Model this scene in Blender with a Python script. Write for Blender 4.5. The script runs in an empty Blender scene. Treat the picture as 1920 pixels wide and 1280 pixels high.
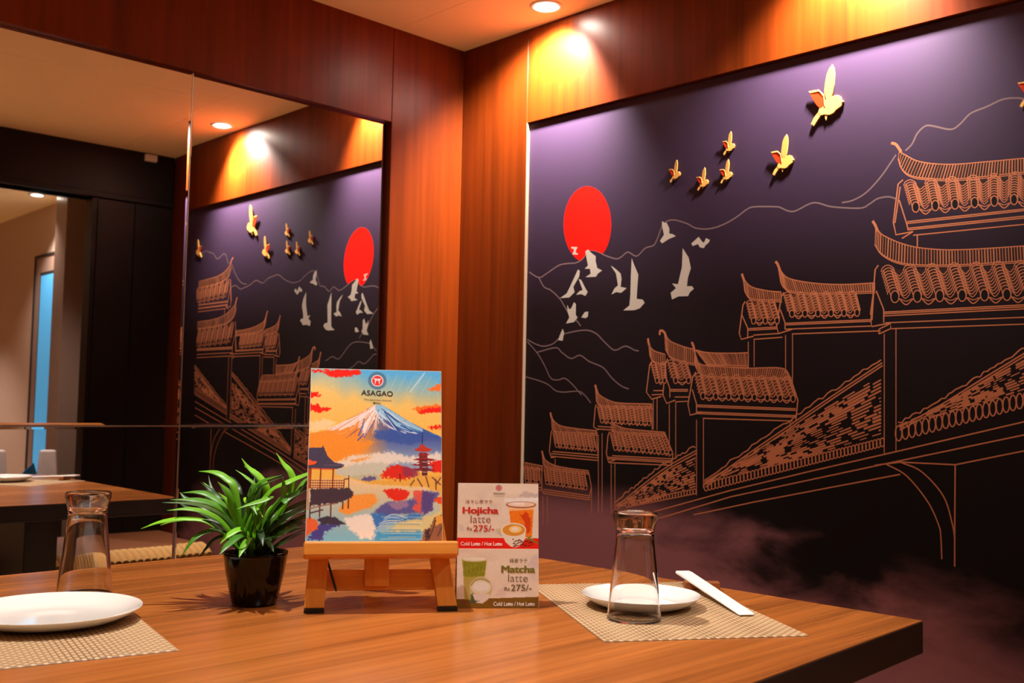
import bpy, bmesh, math, random
import numpy as np
from mathutils import Vector, Matrix, Euler

random.seed(7)
rng = np.random.default_rng(7)
scene = bpy.context.scene
col = scene.collection

# ------------------------------------------------------------------ camera
F_PX = 1947.3
YAW, PITCH, ROLL = math.radians(45.5126), math.radians(3.5299), math.radians(1.1004)
CZ = 1.056                                   # eye height above the floor
_f = np.array([math.cos(PITCH)*math.cos(YAW), math.cos(PITCH)*math.sin(YAW), math.sin(PITCH)])
_r0 = np.array([math.sin(YAW), -math.cos(YAW), 0.0])
_u0 = np.cross(_r0, _f)
_r = math.cos(ROLL)*_r0 + math.sin(ROLL)*_u0
_u = -math.sin(ROLL)*_r0 + math.cos(ROLL)*_u0
cam_d = bpy.data.cameras.new('camera')
cam = bpy.data.objects.new('camera', cam_d); col.objects.link(cam)
cam_d.sensor_width = 36.0
cam_d.lens = 36.0*F_PX/1920.0
cam_d.clip_start = 0.02
cam.matrix_world = Matrix(((_r[0], _u[0], -_f[0], 0), (_r[1], _u[1], -_f[1], 0), (_r[2], _u[2], -_f[2], CZ), (0, 0, 0, 1)))
cam_d.dof.use_dof = True
cam_d.dof.focus_distance = 1.75
cam_d.dof.aperture_fstop = 9.0
scene.camera = cam

# ------------------------------------------------------------------ world, exposure
world = bpy.data.worlds.new('world'); scene.world = world
world.use_nodes = True
bg = world.node_tree.nodes['Background']
bg.inputs[0].default_value = (1.0, 0.80, 0.62, 1); bg.inputs[1].default_value = 0.02
scene.view_settings.view_transform = 'Standard'
scene.view_settings.look = 'None'
scene.view_settings.gamma = 1.0
scene.view_settings.use_curve_mapping = False
scene.view_settings.exposure = 0.0

LAMP_COL = (1.0, 0.93, 0.86)
P_MURAL, P_TABLE, P_ROOM = 190.0, 60.0, 125.0   # lamp powers, used by the downlights below

# ------------------------------------------------------------------ measures of the room (metres)
XW = 2.182          # mural plane
XP = 2.172          # front of the wood panels on that wall
YM = 2.475          # mirror plane
YP = 2.455          # front of the wood panels on the mirror wall
HC = 2.188          # ceiling
TZ = 0.75           # table top
MZ1 = 1.899         # top of mirror and mural

def ray(x, y):
    return _f + (x-960.0)/F_PX*_r - (y-640.0)/F_PX*_u
def on_wall(x, y):
    """measured photo point -> (y, z) on the mural wall"""
    d = ray(x, y); k = XW/d[0]
    return (d[1]*k, CZ + d[2]*k)

# ------------------------------------------------------------------ helpers
def lin(c):
    return tuple(((v/255.0)/12.92 if v/255.0 <= 0.04045 else ((v/255.0+0.055)/1.055)**2.4) for v in c)

def tag(o, label=None, cat=None, group=None, kind=None):
    if label: o['label'] = label
    if cat: o['category'] = cat
    if group: o['group'] = group
    if kind: o['kind'] = kind
    return o

def empty(name, loc=(0, 0, 0), rot=(0, 0, 0)):
    o = bpy.data.objects.new(name, None); col.objects.link(o)
    o.location = loc; o.rotation_euler = rot; o.empty_display_size = 0.05
    return o

class MB:
    def __init__(s): s.v = []; s.f = []; s.m = []; s.weld = False
    def add(s, vs, fs, mi=0):
        n = len(s.v); s.v += [tuple(map(float, p)) for p in vs]
        s.f += [tuple(n+i for i in f) for f in fs]; s.m += [mi]*len(fs); return s
    def box(s, x0, x1, y0, y1, z0, z1, mi=0):
        vs = [(x0, y0, z0), (x1, y0, z0), (x1, y1, z0), (x0, y1, z0), (x0, y0, z1), (x1, y0, z1), (x1, y1, z1), (x0, y1, z1)]
        return s.add(vs, [(3, 2, 1, 0), (4, 5, 6, 7), (0, 1, 5, 4), (1, 2, 6, 5), (2, 3, 7, 6), (3, 0, 4, 7)], mi)
    def hexa(s, bottom, top, mi=0):
        return s.add(list(bottom)+list(top), [(3, 2, 1, 0), (4, 5, 6, 7), (0, 1, 5, 4), (1, 2, 6, 5), (2, 3, 7, 6), (3, 0, 4, 7)], mi)
    def bar(s, a, b, w, d, side=(1, 0, 0), mi=0):
        a = Vector(a); b = Vector(b); t = (b-a).normalized(); sd = Vector(side)
        n = t.cross(sd).normalized(); sd = n.cross(t).normalized()
        q = [sd*(-w/2)+n*(-d/2), sd*(w/2)+n*(-d/2), sd*(w/2)+n*(d/2), sd*(-w/2)+n*(d/2)]
        return s.hexa([a+k for k in q], [b+k for k in q], mi)
    def lathe(s, prof, seg=48, mi=0, c=(0, 0), cap0=False, cap1=False):
        s.weld = True
        vs = []; fs = []; n = len(prof)
        for i in range(seg):
            a = 2*math.pi*i/seg
            for r, z in prof: vs.append((c[0]+r*math.cos(a), c[1]+r*math.sin(a), z))
        for i in range(seg):
            j = (i+1) % seg
            for k in range(n-1): fs.append((i*n+k, j*n+k, j*n+k+1, i*n+k+1))
        if cap0: fs.append(tuple(i*n for i in reversed(range(seg))))
        if cap1: fs.append(tuple(i*n+n-1 for i in range(seg)))
        return s.add(vs, fs, mi)
    def prism(s, poly, h0, h1, mi=0):
        n = len(poly)
        vs = [(p[0], p[1], h0) for p in poly]+[(p[0], p[1], h1) for p in poly]
        fs = [tuple(reversed(range(n))), tuple(range(n, 2*n))]+[(i, (i+1) % n, n+(i+1) % n, n+i) for i in range(n)]
        return s.add(vs, fs, mi)
    def build(s, name, mats, parent=None, smooth=False, bevel=0, seg=2, loc=None, rot=None):
        me = bpy.data.meshes.new(name); me.from_pydata(s.v, [], s.f); me.update()
        for m in (mats if isinstance(mats, (list, tuple)) else [mats]): me.materials.append(m)
        if s.weld:
            bm = bmesh.new(); bm.from_mesh(me); bmesh.ops.remove_doubles(bm, verts=bm.verts, dist=1e-6)
            bmesh.ops.recalc_face_normals(bm, faces=bm.faces); bm.to_mesh(me); bm.free()
        if any(s.m): me.polygons.foreach_set('material_index', s.m)
        if smooth: me.polygons.foreach_set('use_smooth', [True]*len(me.polygons))
        o = bpy.data.objects.new(name, me); col.objects.link(o)
        if parent: o.parent = parent
        if loc is not None: o.location = loc
        if rot is not None: o.rotation_euler = rot
        if bevel:
            b = o.modifiers.new('bevel', 'BEVEL'); b.width = bevel; b.segments = seg; b.limit_method = 'ANGLE'
        return o

def copy_tree(o, parent=None):
    c = o.copy(); col.objects.link(c); c.parent = parent
    for ch in list(o.children): copy_tree(ch, c)
    return c

# ------------------------------------------------------------------ materials
def new_mat(name):
    m = bpy.data.materials.new(name); m.use_nodes = True
    return m, m.node_tree, m.node_tree.nodes['Principled BSDF']
def plain(name, rgb, rough=0.5, metal=0.0, spec=0.5, coat=0.0, noise=0.0, nscale=30.0, bump=0.0):
    m, t, b = new_mat(name); c = lin(rgb)
    b.inputs['Base Color'].default_value = (*c, 1); b.inputs['Roughness'].default_value = rough
    b.inputs['Metallic'].default_value = metal; b.inputs['Specular IOR Level'].default_value = spec
    b.inputs['Coat Weight'].default_value = coat
    if noise or bump:
        tc = t.nodes.new('ShaderNodeTexCoord'); nz = t.nodes.new('ShaderNodeTexNoise')
        nz.inputs['Scale'].default_value = nscale; nz.inputs['Detail'].default_value = 4
        t.links.new(tc.outputs['Object'], nz.inputs['Vector'])
        if noise:
            mx = t.nodes.new('ShaderNodeMix'); mx.data_type = 'RGBA'
            mx.inputs[6].default_value = (*[v*(1-noise) for v in c], 1); mx.inputs[7].default_value = (*[min(1, v*(1+noise)) for v in c], 1)
            t.links.new(nz.outputs['Fac'], mx.inputs[0]); t.links.new(mx.outputs[2], b.inputs['Base Color'])
        if bump:
            bp = t.nodes.new('ShaderNodeBump'); bp.inputs['Strength'].default_value = bump; bp.inputs['Distance'].default_value = 0.002
            t.links.new(nz.outputs['Fac'], bp.inputs['Height']); t.links.new(bp.outputs['Normal'], b.inputs['Normal'])
    return m
def wood(name, dark, light, axis='X', rough=0.35, scale=1.0, coat=0.0, contrast=(0.3, 0.7), spec=0.5):
    """long fine grain along one axis"""
    m, t, b = new_mat(name)
    tc = t.nodes.new('ShaderNodeTexCoord'); mp = t.nodes.new('ShaderNodeMapping')
    s = {'X': (1.2, 38, 38), 'Y': (38, 1.2, 38), 'Z': (38, 38, 1.2)}[axis]
    mp.inputs['Scale'].default_value = tuple(k*scale for k in s)
    t.links.new(tc.outputs['Object'], mp.inputs['Vector'])
    n1 = t.nodes.new('ShaderNodeTexNoise'); n1.inputs['Scale'].default_value = 1.0; n1.inputs['Detail'].default_value = 8; n1.inputs['Roughness'].default_value = 0.62
    n1.inputs['Distortion'].default_value = 0.4
    t.links.new(mp.outputs['Vector'], n1.inputs['Vector'])
    mp2 = t.nodes.new('ShaderNodeMapping'); mp2.inputs['Scale'].default_value = tuple(k*scale*0.16 for k in s)
    t.links.new(tc.outputs['Object'], mp2.inputs['Vector'])
    n2 = t.nodes.new('ShaderNodeTexNoise'); n2.inputs['Scale'].default_value = 1.0; n2.inputs['Detail'].default_value = 3
    t.links.new(mp2.outputs['Vector'], n2.inputs['Vector'])
    ad = t.nodes.new('ShaderNodeMix'); ad.data_type = 'FLOAT'; ad.inputs[0].default_value = 0.45
    t.links.new(n1.outputs['Fac'], ad.inputs[2]); t.links.new(n2.outputs['Fac'], ad.inputs[3])
    rp = t.nodes.new('ShaderNodeValToRGB'); e = rp.color_ramp.elements
    e[0].position = contrast[0]; e[0].color = (*lin(dark), 1); e[1].position = contrast[1]; e[1].color = (*lin(light), 1)
    t.links.new(ad.outputs[0], rp.inputs['Fac']); t.links.new(rp.outputs['Color'], b.inputs['Base Color'])
    b.inputs['Roughness'].default_value = rough; b.inputs['Coat Weight'].default_value = coat; b.inputs['Coat Roughness'].default_value = 0.12
    b.inputs['Specular IOR Level'].default_value = spec
    bp = t.nodes.new('ShaderNodeBump'); bp.inputs['Strength'].default_value = 0.12; bp.inputs['Distance'].default_value = 0.001
    t.links.new(n1.outputs['Fac'], bp.inputs['Height']); t.links.new(bp.outputs['Normal'], b.inputs['Normal'])
    return m
def vcol_mat(name, rough=0.4, coat=0.0, spec=0.5):
    m, t, b = new_mat(name)
    a = t.nodes.new('ShaderNodeVertexColor'); a.layer_name = 'print'
    t.links.new(a.outputs['Color'], b.inputs['Base Color'])
    b.inputs['Roughness'].default_value = rough; b.inputs['Coat Weight'].default_value = coat; b.inputs['Specular IOR Level'].default_value = spec
    return m
def emit(name, rgb, strength):
    m, t, b = new_mat(name)
    b.inputs['Base Color'].default_value = (*rgb, 1)
    b.inputs['Emission Color'].default_value = (*rgb, 1); b.inputs['Emission Strength'].default_value = strength
    return m

M = {}
M['wall_wood'] = wood('wall wood veneer', (72, 25, 4), (126, 49, 9), 'Z', rough=0.34, spec=0.16, contrast=(0.30, 0.72))
M['table_wood'] = wood('table wood veneer', (116, 60, 22), (196, 118, 54), 'X', rough=0.24, contrast=(0.34, 0.66))
M['dark_wood'] = wood('dark wood', (26, 14, 8), (44, 24, 14), 'X', rough=0.4)
M['dark_wall'] = wood('dark stained wall wood', (12, 7, 4), (20, 12, 7), 'Z', rough=0.4, spec=0.15)
M['ceiling'] = plain('ceiling paint', (250, 226, 176), 0.75, noise=0.03, nscale=6)
M['floor'] = plain('bounce floor', (206, 160, 112), 0.4, noise=0.15, nscale=8)  # floor colour lightened so that it bounces lamp light to the ceiling
M['black'] = plain('black gap', (8, 7, 6), 0.7)
M['cream_edge'] = plain('cream edging', (150, 122, 98), 0.5)
M['paint'] = plain('corridor paint', (190, 160, 142), 0.35, noise=0.04, nscale=5)
M['pillar'] = plain('pillar laminate', (128, 104, 92), 0.22, noise=0.05, nscale=9)
M['white_metal'] = plain('white metal', (235, 232, 226), 0.4)
M['lamp_lens_dim'] = emit('lamp lens soft', (1.0, 0.90, 0.78), 25.0)
M['lamp_lens'] = emit('lamp lens', (1.0, 0.90, 0.78), 230.0)
# ------------------------------------------------------------------ room shell
def struct(o, label, **k):
    return tag(o, label, kind='structure', **k)

fl = MB().box(-3.0, 2.5, -4.0, 2.6, -0.08, 0.0).build('floor', M['floor']); struct(fl, 'floor under the dining table, lightened to bounce lamp light upwards')
ce = MB().box(-3.0, 2.5, -4.0, 2.6, HC+0.012, HC+0.1).build('ceiling', M['ceiling']); struct(ce, 'cream painted board ceiling above the corner')
xs = [-3.0, -0.6, 0.62, 1.90, 2.29]; ys = [-4.0, -2.6, -1.2, 0.25, 1.35, 2.55]
for i in range(len(xs)-1):
    for j in range(len(ys)-1):
        g = 0.0006
        MB().box(xs[i]+g, xs[i+1]-g, ys[j]+g, ys[j+1]-g, HC, HC+0.012).build('ceiling_board', M['ceiling'], ce)

wl = MB().box(-3.0, 2.3, 2.486, 2.6, 0, HC).build('wall_left', M['black']); struct(wl, 'wood panelled wall that frames the big mirror')
MB().box(-3.0, 1.8865, YP, 2.486, MZ1, HC).build('panel', M['wall_wood'], wl, bevel=0.0008, seg=1)
MB().box(1.888, XP, YP, 2.486, 0, HC).build('panel', M['wall_wood'], wl, bevel=0.0008, seg=1)
MB().box(-3.0, -0.02, YP, 2.486, 0, MZ1-0.002).build('panel', M['wall_wood'], wl, bevel=0.0008, seg=1)
MB().box(-0.02, 1.8865, YP, 2.486, 0, 0.18).build('panel', M['wall_wood'], wl, bevel=0.0008, seg=1)

wr = MB().box(2.191, 2.3, -4.0, 2.486, 0, HC).build('wall_right', M['black']); struct(wr, 'wood panelled wall around the dark mural')
YL, YR = 2.162, 0.60
def trim(n, label, *bx_):
    o = MB().box(*bx_).build('trim_%d' % n, M['wall_wood'], bevel=0.0008, seg=1); struct(o, label); return o
lb = trim(3, 'upright wood panel left of the mural in the room corner', XP, 2.191, YL+0.003, 2.4545, 0, HC)
MB().box(XP-0.0005, 2.191, YL+0.001, YL+0.003, 0.14, MZ1+0.003).build('edge_strip', M['cream_edge'], lb)
trim(4, 'long wood panel between the mural and the ceiling', XP, 2.191, YR, YL+0.0015, MZ1+0.003, HC)
trim(5, 'upright wood panel between the mural and the partition', XP, 2.191, 0.342, YR-0.0015, 0, HC)
trim(6, 'low wood panel under the mural', XP, 2.191, YR, YL-0.0005, 0, 0.14)
# behind the partition the same wall goes on, painted, with a door
wc = MB().box(2.182, 2.1909, -0.94, 0.26, 0, HC).build('wall_corridor', M['paint']); struct(wc, 'painted corridor wall with the blue door, seen in the mirror')
MB().box(2.182, 2.1909, -4.0, -1.56, 0, HC).build('painted_panel', M['paint'], wc)
MB().box(2.182, 2.1909, -1.56, -0.94, 1.90, HC).build('painted_panel', M['paint'], wc)

# partition and beam behind the table (seen in the mirror)
wb = MB().box(1.80, XP-0.001, 0.262, 0.34, 0, HC-0.24).build('wall_back', M['dark_wall']); struct(wb, 'dark wood partition behind the bench, seen in the mirror')
MB().box(1.82, 1.985, 0.340, 0.346, 0.02, HC-0.245).build('panel', M['dark_wall'], wb, bevel=0.001, seg=1)
MB().box(1.99, 2.168, 0.340, 0.346, 0.02, HC-0.245).build('panel', M['dark_wall'], wb, bevel=0.001, seg=1)
tb = MB().box(-3.0, XP-0.001, 0.24, 0.34, HC-0.24, HC-0.0005).build('trim_1', M['dark_wall'], bevel=0.003); struct(tb, 'dark wood ceiling beam seen in the mirror')
MB().box(-3.0, XP-0.002, 0.225, 0.355, HC-0.24, HC-0.215).build('lower_edge', M['dark_wall'], tb, bevel=0.002)
tp = MB().box(2.07, 2.181, -0.93, -0.76, 0, HC-0.0005).build('trim_2', M['pillar'], bevel=0.004); struct(tp, 'grey brown pillar beside the blue glazed door')
# closing walls of the room
o = MB().box(-3.0, 2.3, -4.1, -4.0, 0, HC).build('wall_far', M['paint']); struct(o, 'painted wall at the far end of the room')
o = MB().box(-3.1, -3.0, -4.1, 2.6, 0, HC).build('wall_side', M['paint']); struct(o, 'painted side wall of the dining room')

# door with a blue pane (seen in the mirror)
M['door'] = plain('door laminate', (146, 118, 104), 0.3)
M['blue_pane'] = emit('blue lit glass', lin((70, 150, 200)), 0.75)
dr = empty('door_1', (2.182, -1.25, 0)); struct(dr, 'door with a tall blue glass pane, seen in the mirror')
MB().box(-0.006, 0.03, -0.305, 0.305, 0.003, 1.885).build('door_leaf', M['door'], dr)
MB().box(-0.012, 0.02, -0.31, -0.29, 0.0, 1.898).build('door_frame', M['black'], dr)
MB().box(-0.012, 0.02, 0.29, 0.31, 0.0, 1.898).build('door_frame', M['black'], dr)
MB().box(-0.012, 0.02, -0.29, 0.29, 1.886, 1.898).build('door_frame', M['black'], dr)
MB().box(-0.009, -0.004, -0.205, 0.205, 0.30, 1.79).build('pane_frame', M['black'], dr)
MB().box(-0.011, -0.006, -0.185, 0.185, 0.32, 1.77).build('glass_pane', M['blue_pane'], dr)
MB().box(-0.05, -0.035, 0.215, 0.235, 0.85, 1.15).build('pull_handle', M['black'], dr, bevel=0.004)

# ------------------------------------------------------------------ mirror
def mirror_mat():
    m, t, b = new_mat('silvered glass')
    t.nodes.remove(b)
    g = t.nodes.new('ShaderNodeBsdfGlossy'); g.inputs['Color'].default_value = (0.80, 0.78, 0.76, 1); g.inputs['Roughness'].default_value = 0.012
    d = t.nodes.new('ShaderNodeBsdfDiffuse'); d.inputs['Color'].default_value = (0.5, 0.46, 0.44, 1)
    mx = t.nodes.new('ShaderNodeMixShader'); mx.inputs[0].default_value = 0.004
    t.links.new(g.outputs[0], mx.inputs[1]); t.links.new(d.outputs[0], mx.inputs[2])
    t.links.new(mx.outputs[0], t.nodes['Material Output'].inputs['Surface'])
    return m
M['mirror'] = mirror_mat()
mi = empty('wall_mirror', (1.25, YM, 0.18)); tag(mi, 'large wall mirror in four visible panes on the wood panelled wall', 'mirror')
def pane(x0, x1, z0, z1, k=0.0):
    xc = (x0+x1)/2
    w = 0.0068; d = 0.0006; g = 0.0008
    x0 += g; x1 -= g; z0 += g; z1 -= g
    vs = [(x0, YM+d, z0), (x1, YM+d, z0), (x1, YM+d, z1), (x0, YM+d, z1),
          (x0+w, YM, z0+w), (x1-w, YM, z0+w), (x1-w, YM, z1-w), (x0+w, YM, z1-w),
          (x0, YM+0.006, z0), (x1, YM+0.006, z0), (x1, YM+0.006, z1), (x0, YM+0.006, z1)]
    vs = [(a-1.25, b-YM+k*(a-xc), c-0.18) for a, b, c in vs]   # every pane hangs a touch out of true
    fs = [(4, 5, 6, 7), (0, 1, 5, 4), (1, 2, 6, 5), (2, 3, 7, 6), (3, 0, 4, 7), (8, 9, 1, 0), (9, 10, 2, 1), (10, 11, 3, 2), (11, 8, 0, 3), (11, 10, 9, 8)]
    MB().add(vs, fs).build('mirror_pane', M['mirror'], mi)
for x0, x1, kk in ((-0.01, 0.625, 0.0), (0.625, 1.252, -0.0165), (1.252, 1.876, -0.004)):
    for z0, z1 in ((0.18, 0.988), (0.988, MZ1)): pane(x0, x1, z0, z1, kk)

M['joint'] = plain('added pane edge strip', (196, 184, 170), 0.32, metal=0.9)  # bright strips added in place of the polished glass edges of the panes
for bx_ in ((1.2508, 1.2532, 0.181, MZ1-0.001), (0.6238, 0.6262, 0.181, MZ1-0.001)):
    MB().box(bx_[0]-1.25, bx_[1]-1.25, -0.0062, -0.0042, bx_[2]-0.18, bx_[3]-0.18).build('pane_edge_strip', M['joint'], mi)
for x0, x1 in ((0.6266, 1.2504), (1.2536, 1.875), (-0.009, 0.6234)):
    MB().box(x0-1.25, x1-1.25, -0.0062, -0.0042, 0.8068, 0.8092).build('pane_edge_strip', M['joint'], mi)

# ------------------------------------------------------------------ downlights
def downlight(x, y, power, label, size=96, blend=0.55, on=True, aim=(0, 0), soft=0.022):
    d = empty('downlight', (x, y, HC)); tag(d, label, 'lamp')
    MB().lathe([(0.030, 0.0), (0.030, -0.003), (0.043, -0.004), (0.047, -0.002), (0.047, 0.0)], 40).build('trim_ring', M['white_metal'], d, smooth=True)
    MB().lathe([(0.0, -0.0025), (0.030, -0.0025)], 40).build('lens', M['lamp_lens'] if power == P_MURAL else M['lamp_lens_dim'], d)
    if on:
        l = bpy.data.lights.new('lamp_light', 'SPOT'); l.energy = power; l.color = LAMP_COL
        l.spot_size = math.radians(size); l.spot_blend = blend; l.shadow_soft_size = soft
        lo = bpy.data.objects.new('lamp_light', l); col.objects.link(lo); lo.parent = d; lo.location = (0, 0, -0.03)
        lo.rotation_euler = (aim[0], aim[1], 0)
    return d
downlight(2.075, 2.0, P_MURAL, 'lit ceiling downlight nearest the room corner, above the mural', size=116, blend=0.75, aim=(math.radians(17), math.radians(-27)))
downlight(2.085, 1.08, P_MURAL, 'second ceiling downlight along the mural wall, near the beam', size=112, blend=0.75, aim=(math.radians(8), math.radians(-32)))
downlight(0.79, 1.39, P_TABLE*1.65, 'ceiling downlight straight above the potted plant', size=88, blend=0.5, soft=0.011)
downlight(0.86, 0.74, P_TABLE*0.32, 'ceiling downlight above the near edge of the dining table', size=88, blend=0.5)
downlight(2.02, -1.10, P_ROOM*0.6, 'small corridor downlight in front of the blue door', size=110, blend=0.7)
downlight(1.62, -0.12, 60.0, 'added lamp hidden behind the ceiling beam to brighten the paper packets', size=110, blend=0.7)  # lamp added out of sight to light the fronts of the packets
downlight(1.4, -2.2, P_ROOM, 'corridor downlight far behind the ceiling beam', size=92, blend=0.6)
downlight(-1.3, 0.7, P_ROOM, 'added unseen fill lamp beyond the free end of the table', size=92, blend=0.6)  # unseen lamp added for fill, its bounce brightens the ceiling
downlight(-0.4, -1.4, P_ROOM, 'added unseen fill lamp in the dining room behind the camera', size=92, blend=0.6)  # another unseen lamp added for bounced fill
# small white box on the beam
MB().box(-0.028, 0.028, 0.0, 0.02, -0.016, 0.016).build('junction_box', M['white_metal'], loc=(2.05, 0.3405, HC-0.024), bevel=0.003)
tag(bpy.data.objects['junction_box'], 'small white box fixed high on the dark beam', 'box')
# ------------------------------------------------------------------ mural (flat print on a panel)
BANK = (0.34, 0.11)
def mural_mat():
    m, t, b = new_mat('mural print')
    tc = t.nodes.new('ShaderNodeTexCoord'); sp = t.nodes.new('ShaderNodeSeparateXYZ')
    t.links.new(tc.outputs['Object'], sp.inputs[0])
    # print colours by height: purple above, near black behind the roofs, mauve mist at the foot
    rp = t.nodes.new('ShaderNodeValToRGB'); e = rp.color_ramp.elements
    e[0].position = 0.0; e[0].color = (*lin((18, 11, 15)), 1)
    e[1].position = 1.0; e[1].color = (*lin((66, 48, 72)), 1)
    k = e.new(0.42); k.color = (*lin((15, 10, 10)), 1)
    k = e.new(0.68); k.color = (*lin((25, 14, 18)), 1)
    mr = t.nodes.new('ShaderNodeMapRange'); mr.inputs['From Min'].default_value = 0.14; mr.inputs['From Max'].default_value = 1.9
    t.links.new(sp.outputs['Z'], mr.inputs['Value']); t.links.new(mr.outputs[0], rp.inputs['Fac'])
    mp = t.nodes.new('ShaderNodeMapping'); mp.inputs['Scale'].default_value = (1, 2.2, 5.0); mp.inputs['Rotation'].default_value = (math.radians(-24), 0, 0)
    t.links.new(tc.outputs['Object'], mp.inputs['Vector'])
    nz = t.nodes.new('ShaderNodeTexNoise'); nz.inputs['Scale'].default_value = 1.9; nz.inputs['Detail'].default_value = 7; nz.inputs['Roughness'].default_value = 0.55
    nz.inputs['Distortion'].default_value = 0.3
    t.links.new(mp.outputs['Vector'], nz.inputs['Vector'])
    # two banks of mist with a slanting upper edge: height under a line z = z0 + k*y
    def bank(k, z0, soft, lo, hi):
        ml = t.nodes.new('ShaderNodeMath'); ml.operation = 'MULTIPLY_ADD'; ml.inputs[1].default_value = k; ml.inputs[2].default_value = z0
        t.links.new(sp.outputs['Y'], ml.inputs[0])
        nm = t.nodes.new('ShaderNodeMath'); nm.operation = 'MULTIPLY_ADD'; nm.inputs[1].default_value = 0.62
        t.links.new(nz.outputs['Fac'], nm.inputs[0]); t.links.new(ml.outputs[0], nm.inputs[2])
        sb = t.nodes.new('ShaderNodeMath'); sb.operation = 'SUBTRACT'; t.links.new(nm.outputs[0], sb.inputs[0]); t.links.new(sp.outputs['Z'], sb.inputs[1])
        r = t.nodes.new('ShaderNodeMapRange'); r.interpolation_type = 'SMOOTHSTEP'; r.inputs['From Min'].default_value = lo; r.inputs['From Max'].default_value = hi
        t.links.new(sb.outputs[0], r.inputs['Value']); return r.outputs[0]
    up1 = bank(0.5, -0.07, 0, 0.10, 0.34)
    cap = t.nodes.new('ShaderNodeMapRange'); cap.interpolation_type = 'SMOOTHSTEP'; cap.inputs['From Min'].default_value = 0.86; cap.inputs['From Max'].default_value = 0.74
    t.links.new(sp.outputs['Z'], cap.inputs['Value'])
    s1 = t.nodes.new('ShaderNodeMath'); s1.operation = 'MULTIPLY'; t.links.new(up1, s1.inputs[0]); t.links.new(cap.outputs[0], s1.inputs[1])
    # a second, lower cloud further along
    vd = t.nodes.new('ShaderNodeVectorMath'); vd.operation = 'DISTANCE'; vd.inputs[1].default_value = (0, 0.92, 0.46)
    mpv = t.nodes.new('ShaderNodeCombineXYZ'); t.links.new(sp.outputs['Y'], mpv.inputs['Y']); t.links.new(sp.outputs['Z'], mpv.inputs['Z'])
    t.links.new(mpv.outputs[0], vd.inputs[0])
    dn = t.nodes.new('ShaderNodeMath'); dn.operation = 'MULTIPLY_ADD'; dn.inputs[1].default_value = -0.30; t.links.new(nz.outputs['Fac'], dn.inputs[0]); t.links.new(vd.outputs['Value'], dn.inputs[2])
    bl_ = t.nodes.new('ShaderNodeMapRange'); bl_.interpolation_type = 'SMOOTHSTEP'; bl_.inputs['From Min'].default_value = 0.14; bl_.inputs['From Max'].default_value = -0.06
    t.links.new(dn.outputs[0], bl_.inputs['Value'])
    s2 = t.nodes.new('ShaderNodeMath'); s2.operation = 'ADD'; s2.use_clamp = True; t.links.new(s1.outputs[0], s2.inputs[0]); t.links.new(bl_.outputs[0], s2.inputs[1])
    mu = t.nodes.new('ShaderNodeMath'); mu.operation = 'MULTIPLY'; mu.inputs[1].default_value = 0.85
    t.links.new(s2.outputs[0], mu.inputs[0])
    mx = t.nodes.new('ShaderNodeMix'); mx.data_type = 'RGBA'; mx.inputs[7].default_value = (*lin((136, 86, 92)), 1)
    t.links.new(mu.outputs[0], mx.inputs[0]); t.links.new(rp.outputs['Color'], mx.inputs[6])
    t.links.new(mx.outputs[2], b.inputs['Base Color'])
    b.inputs['Roughness'].default_value = 0.5; b.inputs['Specular IOR Level'].default_value = 0.12
    return m
M['mural'] = mural_mat()
M['sun_red'] = plain('printed sun red', (248, 14, 2), 0.5, spec=0.12)
M['gull_white'] = plain('printed gull cream', (166, 154, 142), 0.5, spec=0.12)
M['line_gold'] = plain('printed copper line', (170, 102, 70), 0.5, spec=0.12)
M['print_black'] = plain('printed black', (16, 11, 12), 0.5, spec=0.12)
M['tint_big'] = plain('printed dark copper', (44, 28, 27), 0.5, spec=0.12)
M['tint_small'] = plain('printed mid copper', (84, 47, 31), 0.5, spec=0.12)
M['line_grey'] = plain('printed mauve grey line', (106, 84, 84), 0.5, spec=0.12)

mu = empty('mural', (XW, 1.38, 0.14)); tag(mu, 'dark purple wall mural with a red sun, gulls and copper line temple roofs', 'mural')
def mural_obj(name, mb, mat, **k):
    mb.v = [(x-XW, y-1.38, z-0.14) for x, y, z in mb.v]
    return mb.build(name, mat, mu, **k)
bk = mural_obj('printed_panel', MB().box(XW, 2.1905, YR+0.0004, YL-0.0004, 0.1405, MZ1), M['mural'])
# the material reads heights from the wall foot, so move its origin there
for v in bk.data.vertices: v.co.z += 0.14; v.co.y += 1.38
bk.location = (0, -1.38, -0.14)

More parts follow.
